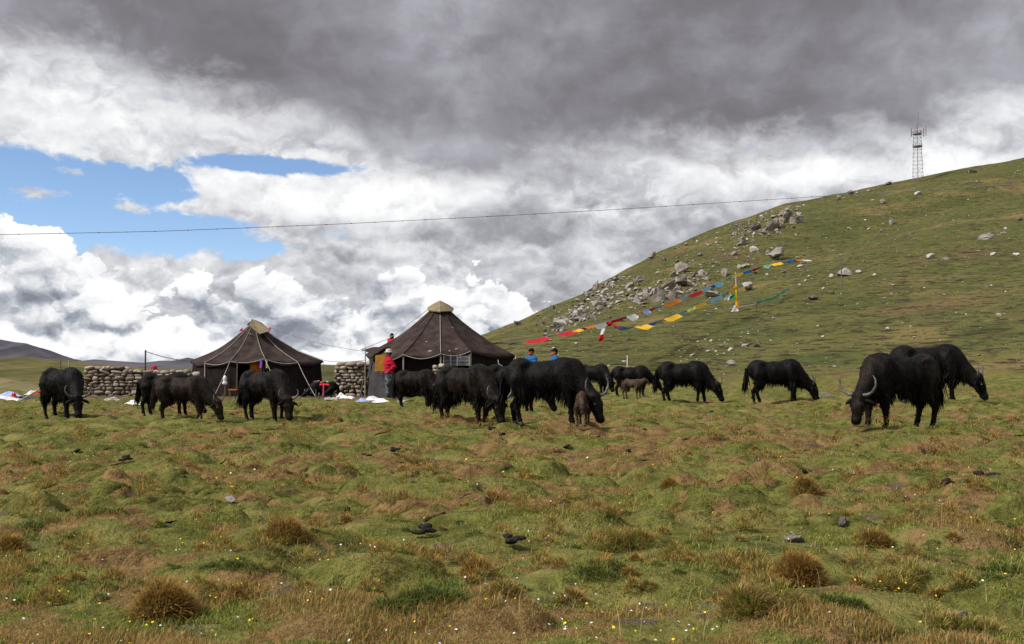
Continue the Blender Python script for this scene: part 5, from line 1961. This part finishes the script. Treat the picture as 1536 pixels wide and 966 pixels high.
# ------------------------------------------------------------------ lattice mast on the hill
f = hit(1377, 272)
f = Vector((f.x, f.y, f.z))
u_ = f.y / FPX
t = thing('radio_mast', 'grey lattice radio mast with antennas standing on the hill crest', 'mast', f)
M_MAST = simple('mast_steel', (.24, .20, .24), var=.15, scale=2, rough=.6)
Hm = (268 - 196) * u_
hw0, hw1 = 5.4 * u_, 3.6 * u_
legs = [(-1, -1), (1, -1), (1, 1), (-1, 1)]
legp = lambda k, s: Vector((legs[k][0] * (hw0 + (hw1 - hw0) * s), legs[k][1] * (hw0 + (hw1 - hw0) * s), -.8 + (Hm + .8) * s))
rt = Matrix.Rotation(R(24), 3, 'Z')
for k in range(4):
    MB().tube([rt @ legp(k, 0), rt @ legp(k, 1)], .075 * u_ / .22, 5).build('mast_leg', M_MAST, t)
br = MB()
NB = 13
for i in range(NB):
    s0, s1 = i / NB, (i + 1) / NB
    for k in range(4):
        j = (k + 1) % 4
        br.tube([rt @ legp(k, s1), rt @ legp(j, s1)], .036 * u_ / .22, 4)
        br.tube([rt @ legp(k, s0), rt @ legp(j, s1)] if i % 2 else [rt @ legp(j, s0), rt @ legp(k, s1)], .032 * u_ / .22, 4)
tag(br.build('lattice_bracing', M_MAST, t), kind='stuff')
for y, w in ((215, 6.5), (196, 6.0)):
    z = (268 - y) * u_
    for q in range(8):
        pass
    MB().tube([(0, 0, z - .12), (0, 0, z + .12)], w * u_ * 1.1, 12).build('platform', M_MAST, t)
    rail = MB()
    for q in range(8):
        a0, a1 = q * math.pi / 4, (q + 1) * math.pi / 4
        A0 = Vector((math.cos(a0), math.sin(a0), 0)) * w * u_ * 1.1
        A1_ = Vector((math.cos(a1), math.sin(a1), 0)) * w * u_ * 1.1
        rail.tube([A0 + Vector((0, 0, z + .7)), A1_ + Vector((0, 0, z + .7))], .05, 4).tube([A0 + Vector((0, 0, z)), A0 + Vector((0, 0, z + .7))], .05, 4)
    rail.build('railing', M_MAST, t)
for x, y0, y1, r in ((-9.5, 188, 200, .20), (9, 187, 200, .14), (12.5, 183, 199, .12), (-4, 187, 197, .12), (4.5, 190, 197, .16)):
    z0, z1 = (268 - y1) * u_, (268 - y0) * u_
    a = MB().tube([(x * u_, -.3, z0), (x * u_, -.3, z1)], r * u_ / .22, 6)
    a.tube([(x * u_ * .4, 0, (z0 + z1) / 2), (x * u_, -.3, (z0 + z1) / 2)], .05 * u_ / .22, 4)
    a.build('antenna', M_MAST, t)
MB().tube([(0, 0, Hm), (0, 0, (268 - 182) * u_)], [.22 * u_ / .22, .16 * u_ / .22], 6).build('mast_pole', M_MAST, t)
MB().tube([(.2, 0, (268 - 182) * u_), (.45, 0, (268 - 163) * u_)], [.16 * u_ / .22, .11 * u_ / .22], 5).build('lightning_rod', M_MAST, t)
for x in (-16, 22):
    g = Vector((x * u_, 3, 0))
    g.z = hz(f.x + g.x, f.y + 3) - f.z
    MB().tube([(0, 0, Hm * .8), g], .018 * u_ / .22, 4).build('guy_wire', M_MAST, t)

# ------------------------------------------------------------------ litter and tarpaulins at the meadow edge
def rag(label, px, py, w, d, mat, seed, hgt=.12, name='rag', cat='rag', group=None, Y=None):
    """a crumpled cloth heap w by d metres"""
    p = hit(px, py) if Y is None else ground_pt(px, Y)
    rg = np.random.default_rng(seed)
    n = 12
    u, v = np.meshgrid(np.linspace(-1, 1, n), np.linspace(-1, 1, n), indexing='ij')
    r = np.hypot(u, v)
    X = u * w / 2 * (1 + .15 * np.sin(v * 5 + seed))
    Y2 = v * d / 2 * (1 + .15 * np.sin(u * 6 + seed))
    Z = hgt * (fbm(u * 2.2 + seed * 7, v * 2.2, seed, 3) * 1.3) * np.clip(1.25 - r, .02, 1) + .015
    idx = np.arange(n * n).reshape(n, n)
    q = np.stack([idx[:-1, :-1], idx[1:, :-1], idx[1:, 1:], idx[:-1, 1:]], -1).reshape(-1, 4)
    Vt = np.stack([X, Y2, Z], -1).reshape(-1, 3)
    Vb = np.stack([X, Y2, Z * 0 - .03], -1).reshape(-1, 3)
    o = mesh_np(name, np.concatenate([Vt, Vb]), np.concatenate([q, q[:, ::-1] + n * n]), mat)
    o.location = p
    o.rotation_euler = (0, 0, rg.uniform(-.4, .4))
    return tag(o, label, cat, group)


rag('crumpled white tarpaulin lying at the meadow edge', 8, 603, 1.1, .8, M_WHITE, 1, .20, 'tarpaulin', 'tarpaulin')
rag('blue-grey tarpaulin folded over the white one', 14, 598, .9, .5, M_LILAC, 2, .22, 'tarpaulin', 'tarpaulin')
rag('bright red cloth lying on the white tarpaulin', 21, 600, .22, .3, M_RED, 3, .30)
rag('dark green tarpaulin spread beside the pole at the meadow edge', 45, 602, .9, .8, M_TARP, 4, .16, 'tarpaulin', 'tarpaulin')
rag('white cloth heap behind the lone yak', 50, 593, .6, .4, M_WHITE, 5, .2)
rag('red cloth heap behind the lone yak', 57, 594, .5, .4, M_RED, 6, .26)
p = hit(26, 604)
t = MB().tube([p, p + Vector((.75, .35, .55))], .022, 6).build('pole', M_PALEWOOD)
tag(t, 'pale stick propped on the tarpaulins at the meadow edge', 'pole')
for k, (px, py, w, mt, lab) in enumerate([(558, 604, .55, M_WHITE, 'white plastic bag lying before the wall between the tents'), (545, 606, .5, M_LILAC, 'pale blue rag on the bare strip before the wall between the tents'),
                                          (572, 606, .6, M_WHITE, 'white rag at the feet of the person in red'), (600, 606, .8, M_LILAC, 'lilac rag on the ground behind the yak next to the person in red'),
                                          (512, 600, .35, M_WHITE, 'white container lying at the foot of the wall between the tents'), (520, 602, .5, M_WHITE, 'white crumpled sheet at the foot of the wall between the tents'),
                                          (497, 604, .45, M_PATCH, 'pale brown rag beside the lying yak'), (200, 608, .5, M_WHITE, 'white scrap on the bare strip below the long wall'),
                                          (168, 606, .4, M_PATCH, 'pale scrap on the bare strip below the long wall, left of the white one'), (610, 604, .4, M_PATCH, 'pale rag half hidden behind the yak by the big tent')]):
    rag(lab, px, py, w, w * .6, mt, 20 + k, .16)
t = thing('stool', 'small stool with an orange-red seat beside the tent door', 'stool', ground_pt(351, 37.2))
MB().box((0, 0, .30), (.34, .24, .04)).build('seat', M_ORANGE, t)
for sx in (-.13, .13):
    for sy in (-.08, .08):
        MB().tube([(sx * 1.1, sy * 1.1, -.03), (sx, sy, .28)], .018, 5).build('leg', M_WOOD, t)
t = thing('rag_post', 'post with a white bag tied to it beside the smaller tent', 'post', ground_pt(338, 36.4))
MB().tube([(0, 0, -.1), (0, 0, .78)], .025, 6).build('shaft', M_WOOD, t)
v, q = SDF().ell((0, -.03, .72), (.07, .06, .13), .02).ell((0, -.03, .56), (.10, .07, .07), .06).mesh(.025)
mesh_np('bag', v, q, M_WHITE, t)
rag('purple-grey stone slab lying in the grass by the side-on yak', 1240, 600, .62, .4, M_METAL, 41, .14, 'slab', 'slab')

# dung pats on the meadow: dark, lumpy, each its own
M_DUNG = simple('dung', (.026, .020, .016), var=.6, scale=14, bump=.8, rough=.9)
DMES = []
for i in range(5):
    rg = np.random.default_rng(900 + i)
    s = SDF()
    for k in range(5):
        s.ell((rg.uniform(-.10, .10), rg.uniform(-.07, .07), .03 + .018 * k), (rg.uniform(.06, .11), rg.uniform(.05, .08), .028), .02)
    v, q = s.mesh(.018, lambda X, Y, Z: .006 * np.sin(X * 90 + i) * np.sin(Y * 80))
    o = mesh_np('dung_pat', v, q, M_DUNG)
    DMES.append(o.data)
    bpy.data.objects.remove(o)
DUNG = [(190, 706, 20, 'dark dung pat left in the middle distance, below the brown young yak'), (300, 742, 18, 'dark dung lump on a green hummock near the pale stone'), (115, 684, 12, 'small dark dung pat in the far meadow at left'),
        (551, 694, 15, 'dark dung pat, left one of a pair below the big tent'), (592, 690, 17, 'dark dung pat, right one of a pair below the big tent'), (626, 721, 19, 'black dung pat nearest of the group below the middle yaks'),
        (622, 702, 17, 'dung pat just above the black one below the middle yaks'), (545, 683, 8, 'tiny dark dung crumb above the pair below the big tent'), (753, 658, 11, 'dung pat close to the feet of the foremost yaks'),
        (737, 650, 13, 'flat dung pat by the muzzle of the yak with pale curved horns'), (898, 655, 8, 'small dung lump under the muzzle of the large foremost yak'), (943, 686, 12, 'dark dung lump on the open meadow right of the foremost yak'),
        (850, 674, 14, 'dung pat in front of the large foremost yak'), (1450, 742, 24, 'large dark dung pat at right, nearest of three'), (1480, 731, 36, 'long row of dark dung at right, behind the large pat'),
        (1422, 730, 22, 'dark dung pat at right, left one of three'), (1115, 684, 9, 'small dark dung crumb in the grass below the grazing yaks'), (1065, 620, 12, 'dark dung pat behind the herd on bright grass'),
        (920, 868, 13, 'black dung lump on the green hummock in front'), (770, 825, 34, 'long dark dung streak in the brown grass in front'), (640, 808, 36, 'long dark dung streak at the edge of a green tuft in front')]
for k, (px, py, w, lab) in enumerate(DUNG):
    p = hit(px, py + 3)
    o = bpy.data.objects.new('dung_pat', DMES[k % 5])
    s = w * p.y / FPX / .30
    o.location = (p.x, p.y, p.z + .02)
    o.scale = (s * .9, min(s, .9) * .9, min(s, .9) * 1.05)
    o.rotation_euler = (0, 0, random.uniform(-.3, .3))
    COL.objects.link(o)
    tag(o, lab, 'dung', 'dung pats on the meadow')
# stones lying on the meadow
for px, py, w, asp, pale, lab in [(344, 765, 24, .5, 1, 'pale angular stone lying on a green hummock in front'), (705, 769, 36, .30, 0, 'flat grey-brown stone beside a red-brown tuft in front'),
                                  (1265, 796, 34, .3, 0, 'flat dark grey stone with a pale end in the front grass'), (780, 886, 30, .4, 0, 'brown stone half sunk in the front grass'),
                                  (1195, 812, 40, .35, 0, 'pinkish-brown stone in the mat of grey-green herbs in front'), (36, 655, 12, .5, 1, 'small white stone in the far meadow at left'),
                                  (107, 655, 8, .6, 1, 'tiny white stone right of the other in the far meadow'), (1435, 944, 44, .35, 0, 'dark brown stone at the very front beside a tuft')]:
    put_rock(px, py, w, asp, pale, lab, None, name='stone', lower=.2)

# ------------------------------------------------------------------ grass
def blade_mat():
    m, N, b, out = new_mat('grass_blades')
    a = N.n('ShaderNodeAttribute')
    a.attribute_name = 'tint'
    N.put(b.inputs['Base Color'], a.outputs['Color'])
    b.inputs['Roughness'].default_value = .7
    b.inputs['Specular IOR Level'].default_value = .15
    tr = N.n('ShaderNodeBsdfTranslucent')
    N.put(tr.inputs[0], a.outputs['Color'])
    mx = N.n('ShaderNodeMixShader')
    mx.inputs[0].default_value = .35
    N.put(mx.inputs[1], b.outputs[0])
    N.put(mx.inputs[2], tr.outputs[0])
    N.put(out.inputs[0], mx.outputs[0])
    return m


M_BLADE = blade_mat()


def blades(name, X, Y, Z, L, Wd, lean, az, col, col_tip, parent=None, bend=.6):
    """tapered, bending blades: five corners, three triangles each"""
    n = len(X)
    d = np.stack([np.cos(az), np.sin(az), np.zeros(n)], 1)
    s = np.stack([-np.sin(az + rng.uniform(-1, 1, n)), np.cos(az + rng.uniform(-1, 1, n)), np.zeros(n)], 1)
    s /= np.linalg.norm(s, axis=1, keepdims=True)
    r = np.stack([X, Y, Z], 1)
    up = np.array([0, 0, 1.0])
    L, Wd, lean = L[:, None], Wd[:, None], lean[:, None]
    m = r + up * L * .55 * np.cos(lean) + d * L * .55 * np.sin(lean)
    l2 = lean + bend
    t = m + up * L * .45 * np.cos(l2) + d * L * .45 * np.sin(l2)
    V = np.stack([r - s * Wd / 2, r + s * Wd / 2, m + s * Wd * .38, m - s * Wd * .38, t], 1).reshape(-1, 3)
    b = np.arange(n)[:, None] * 5
    T = np.concatenate([b + np.array([[0, 1, 2]]), b + np.array([[0, 2, 3]]), b + np.array([[3, 2, 4]])], 1).reshape(-1, 3)
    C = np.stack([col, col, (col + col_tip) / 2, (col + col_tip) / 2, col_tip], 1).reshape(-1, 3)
    return mesh_np(name, V, T, M_BLADE, parent, smooth=False, attrs={'tint': C})


def pick_col(n, cols, var=.28):
    c = np.array(cols)[rng.integers(0, len(cols), n)]
    return np.clip(c * (1 + rng.normal(scale=var, size=(n, 1))) * (1 + rng.normal(scale=.08, size=(n, 3))), .004, 1)


GREEN = [(.180, .225, .036), (.24, .285, .050), (.140, .19, .034), (.34, .32, .085)]
GREY = [(.17, .195, .10), (.21, .235, .13)]
REDB = [(.38, .19, .072), (.44, .25, .10), (.50, .33, .15), (.33, .21, .066), (.38, .175, .08)]
STRAW = [(.42, .33, .16), (.34, .27, .13), (.28, .20, .08)]


def scatter(n, ylo, yhi, spread=0.0):
    """ground points, about even over the picture between two rows (finer close by)"""
    py = rng.uniform(ylo, yhi, n)
    r = FPX * CAMZ / (py - 545)
    px = rng.uniform(-90, 1626, n)
    a = (px - 768) / FPX
    return a * r, r


# low hummocks of turf in the middle distance, too many to count: one mass of small uneven domes
def hummocks(n, ylo, yhi):
    X, Y = scatter(n, ylo, yhi)
    k = trodden(X, Y) < .3
    X, Y = X[k], Y[k]
    n = len(X)
    seg = 9
    R_ = rng.uniform(.06, .17, n) * (1 + np.clip(Y - 8, 0, 12) * .02)
    Hh = R_ * rng.uniform(.22, .42, n)
    br = np.clip(brownness(X, Y) * .5 + rng.uniform(-.35, .65, n), 0, 1)
    sq = rng.uniform(.55, 1.0, n)
    rows = []
    for q, hgt in ((1.25, -.12), (.98, .30), (.62, .80), (.25, 1.0)):
        an = 2 * math.pi * np.arange(seg)[None, :] / seg + q
        rr_ = R_[:, None] * q * rng.uniform(.72, 1.22, (n, seg))
        x, y = X[:, None] + np.cos(an) * rr_, Y[:, None] + np.sin(an) * rr_ * sq[:, None]
        rows.append(np.stack([x, y, H(x.ravel(), y.ravel()).reshape(n, seg) + Hh[:, None] * hgt * rng.uniform(.75, 1.15, (n, seg))], -1))
    V = np.stack(rows, 1).reshape(-1, 3)
    b0 = (np.arange(n) * seg * 4)[:, None]
    Fc = []
    for l in range(3):
        for a in range(seg):
            c, d = l * seg + a, l * seg + (a + 1) % seg
            Fc += [(c, d, d + seg), (c, d + seg, c + seg)]
    for a in range(1, seg - 1):
        Fc.append((3 * seg, 3 * seg + a, 3 * seg + a + 1))
    Fc = (b0[:, None, :] + np.array(Fc)[None]).reshape(-1, 3)
    Z0 = H(X, Y)
    Cv = np.zeros((len(V), 3))
    Cv[:, 0] = np.repeat(br, seg * 4)
    o = mesh_np('hummocks', V, Fc, M_GROUND, attrs={'cover': Cv})
    tag(o, 'small grassy hummocks dotted over the middle of the meadow', kind='stuff')
    # short turf on their tops
    m = 34
    I = np.repeat(np.arange(n), m)
    ang, q = rng.uniform(0, 6.28, n * m), np.sqrt(rng.random(n * m)) * .9
    x, y = X[I] + np.cos(ang) * q * R_[I], Y[I] + np.sin(ang) * q * R_[I] * .8
    z = H(x, y) + Hh[I] * (1 - q ** 2) - .012
    bb = rng.random(n * m) < br[I] * .9
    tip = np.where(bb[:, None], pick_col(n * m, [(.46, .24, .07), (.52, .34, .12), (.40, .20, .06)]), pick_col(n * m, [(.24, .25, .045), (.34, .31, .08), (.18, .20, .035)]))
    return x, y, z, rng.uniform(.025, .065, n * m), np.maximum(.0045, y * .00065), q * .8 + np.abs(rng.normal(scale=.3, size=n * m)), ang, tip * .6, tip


HUM = hummocks(1150, 606, 790)


def grass_layer(n, ylo, yhi):
    X, Y = scatter(n, ylo, yhi)
    v = brownness(X, Y)
    u = rng.random(n)
    brown = u < (.05 + .62 * sstep(v, .25, .72))
    tall = fbm(X / .55, Y / .5, 81, 3)
    mm, kd = mounds(X, Y)
    grey = (~brown) & (fbm(X / .8, Y / .7, 85, 3) > .58)
    L = np.where(brown, rng.uniform(.020, .052, n) * (.45 + 1.1 * sstep(tall, .36, .66)), rng.uniform(.015, .036, n) * (.55 + .9 * sstep(tall, .45, .7)))
    L = np.where(grey, L * .65, L)
    L = np.where((~brown) & (mm > .03), L * .8, L)
    straw = rng.random(n) < np.where(brown, .10, .05)
    L = np.where(straw, L * 1.25, L)
    Wd = np.maximum(np.where(brown, .0042, .0058), Y * .00065) * rng.uniform(.75, 1.3, n)
    Wd = np.where(grey, Wd * 1.7, Wd)
    c = np.where(brown[:, None], pick_col(n, REDB), pick_col(n, GREEN))
    c = np.where(grey[:, None], pick_col(n, GREY), c)
    # brown grass is green at its foot
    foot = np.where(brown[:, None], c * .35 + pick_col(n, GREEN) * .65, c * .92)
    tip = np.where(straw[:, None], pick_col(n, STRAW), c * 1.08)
    lean = np.abs(rng.normal(scale=.30, size=n)) + np.where(grey, .7, 0)
    az = rng.uniform(0, 2 * math.pi, n)
    keep = trodden(X, Y) < rng.random(n) * .9
    Z = H(X, Y) - .006
    k = keep
    return X[k], Y[k], Z[k], L[k], Wd[k], lean[k], az[k], foot[k], tip[k]


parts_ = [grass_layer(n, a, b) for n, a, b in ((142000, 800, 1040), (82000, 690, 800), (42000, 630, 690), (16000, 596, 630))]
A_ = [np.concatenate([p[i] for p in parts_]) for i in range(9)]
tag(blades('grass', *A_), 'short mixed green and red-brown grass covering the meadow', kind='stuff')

# tussocks: single bunches that stand out; the large ones one by one
def tussock(px, py, w, label=None, kind=0, n=900, into=None, h=None):
    p = hit(px, py)
    R_t = (1.15 if kind == 0 else 1.0) * w * p.y / FPX / 2
    # several leaning sub-clumps make one uneven bunch
    m = 1 if n < 200 else (4 if kind == 0 else 9)
    so = (.22 if kind == 0 else .62) * R_t
    sx, sy = rng.normal(scale=so * .6, size=m), rng.normal(scale=so * .5, size=m)
    sr = R_t * rng.uniform(.5, .8, m) * (1.15 if kind == 0 else .8)
    sh = rng.uniform(.55, 1.1, m)
    c = rng.integers(0, m, n)
    ang = rng.uniform(0, 2 * math.pi, n)
    q = np.sqrt(rng.random(n))
    X, Y = p.x + sx[c] + np.cos(ang) * q * sr[c] * .72, p.y + sy[c] + np.sin(ang) * q * sr[c] * .62
    hh = (h or (.62, .26, .40)[kind]) * R_t * sh[c]
    dome = hh * (1 - q ** 2)
    Z = H(X, Y) + dome - .01
    L = rng.uniform(.55, 1.1, n) * np.clip(R_t * .42, .045, .10) * (1, .55, .85)[kind]
    lean = q * .8 + np.abs(rng.normal(scale=.28, size=n))
    az = ang + rng.normal(scale=.7, size=n)
    Wd = np.maximum(.0045, p.y * .00065) * rng.uniform(.8, 1.3, n)
    if kind == 0:
        tip = pick_col(n, [(.56, .30, .060), (.48, .24, .058), (.40, .22, .060), (.62, .42, .13)])
        foot = pick_col(n, [(.14, .12, .034), (.20, .14, .042)])
    elif kind == 1:
        tip = pick_col(n, GREEN + [(.20, .22, .06)])
        foot = pick_col(n, [(.10, .13, .034)])
    else:
        tip = pick_col(n, REDB)
        foot = pick_col(n, GREEN)
    arr = (X, Y, Z, L, Wd, lean, az, foot, tip)
    if into is not None:
        into.append(arr)
        return
    off = np.array(p)
    arr = (X - off[0], Y - off[1], Z - off[2], L, Wd, lean, az, foot, tip)
    o = blades('grass_tussock', *arr)
    o.location = p
    # the earth core of the tussock, under the blades
    tag(o, label, 'grass tussock', 'grass tussocks in the foreground')


TUS = [(1203, 876, 96, 0, 'round orange-brown tussock, the most domed one in front at right', 2600), (248, 925, 120, 0, 'wide orange-brown tussock in front at left', 1900),
       (14, 828, 60, 0, 'orange-brown tussock cut off by the left edge of the photo', 1000), (357, 868, 90, 1, 'green tussock with an orange crest left of the middle', 1300),
       (945, 822, 130, 2, 'broad red-brown tussock in the middle distance of the foreground', 1700), (1310, 824, 66, 0, 'small orange-brown tussock right of the domed one', 800),
       (620, 935, 170, 1, 'wide bright green tuft at the front, left of centre', 1900), (760, 925, 90, 2, 'red-brown tuft right of the wide green one at the front', 1200),
       (1120, 950, 150, 2, 'large red-brown tussock at the front, right of centre', 1900), (740, 755, 46, 0, 'small brown tussock by the flat grey-brown stone', 700),
       (1005, 745, 50, 0, 'brown tussock near the middle of the meadow', 600), (712, 862, 62, 0, 'orange-brown tuft beside the long green hummock', 800), (1480, 860, 100, 1, 'grey-green herb hummock near the right edge', 1300),
       (520, 787, 40, 0, 'small round brown tussock left of centre', 500), (430, 830, 80, 0, 'brown tussock with green foot left of centre', 900), (1100, 748, 70, 1, 'low green tuft before the middle of the meadow', 700),
       (1210, 762, 60, 0, 'small orange-brown tussock before the long dung row', 600), (905, 880, 110, 1, 'green hummock with a black dung lump on top', 1300), (60, 800, 80, 1, 'dark green tuft near the left edge', 800),
       (590, 850, 110, 1, 'long low green hummock in the middle of the foreground', 1300), (1350, 890, 90, 2, 'brown-topped hummock with bare earth in front at right', 1000), (1270, 945, 110, 1, 'leafy green clump at the front right of centre', 1200),
       (1440, 955, 100, 2, 'red-brown tuft at the front right corner', 1100), (150, 795, 70, 1, 'green tuft with dark foot left in the foreground', 800)]
for px, py, w, kd, lab, n in TUS:
    tussock(px, py, w, lab, kd, int(n * 1.35))
into = []
for _ in range(640):
    py = 575 + 300 * rng.random() ** 1.2 + 40
    tussock(rng.uniform(-40, 1576), min(py, 905), rng.uniform(16, 46) * (1 + (py - 600) / 300), None, int(rng.choice([0, 0, 1, 1, 2])), int(50 + 130 * (py - 600) / 300), into)
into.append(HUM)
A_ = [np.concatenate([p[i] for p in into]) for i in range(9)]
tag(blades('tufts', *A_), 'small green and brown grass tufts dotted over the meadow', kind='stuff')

# dry stalks
n = 420
X, Y = scatter(n, 640, 990)
L = rng.uniform(.10, .26, n) * np.where(rng.random(n) < .5, .6, 1)
A_ = (X, Y, H(X, Y), L, np.maximum(.0034, Y * .00055), np.abs(rng.normal(scale=.35, size=n)), rng.uniform(0, 6.28, n), pick_col(n, STRAW), pick_col(n, [(.50, .42, .25), (.42, .34, .18)]))
tag(blades('stalks', *A_, bend=.35), 'pale dry grass stalks standing here and there', kind='stuff')

# small flowers: yellow, white and pale lilac
for nm, col, n, sz, lab in (('yellow', (.78, .58, .02), 340, .0075, 'tiny yellow flowers sprinkled through the grass'), ('white', (.72, .70, .74), 260, .0070, 'tiny white and lilac flowers sprinkled through the grass')):
    X, Y = scatter(n * 3, 690, 1000)
    k = fbm(X / 1.4, Y / 1.0, 95 if nm == 'yellow' else 99, 2) > .48
    X, Y = X[k][:n], Y[k][:n]
    mbf = MB()
    Z = H(X, Y)
    for x, y, z in zip(X, Y, Z):
        s = max(sz, y * .0011) * random.uniform(.7, 1.2)
        hgt = random.uniform(.03, .075)
        c = Vector((x, y, z + hgt))
        tl = Matrix.Rotation(random.uniform(0, 6.28), 3, 'Z') @ Matrix.Rotation(random.uniform(.2, .9), 3, 'X')
        ringv = [c + tl @ Vector((math.cos(a * 2 * math.pi / 10) * s * (1 if a % 2 else .62), math.sin(a * 2 * math.pi / 10) * s * (1 if a % 2 else .62), 0)) for a in range(10)]
        mbf.raw([c - tl @ Vector((0, 0, s * .3))] + ringv, [(0, 1 + i, 1 + (i + 1) % 10) for i in range(10)])
    tag(mbf.build('flowers', simple(nm + '_petal', col, var=.1, scale=3)), lab, kind='stuff')
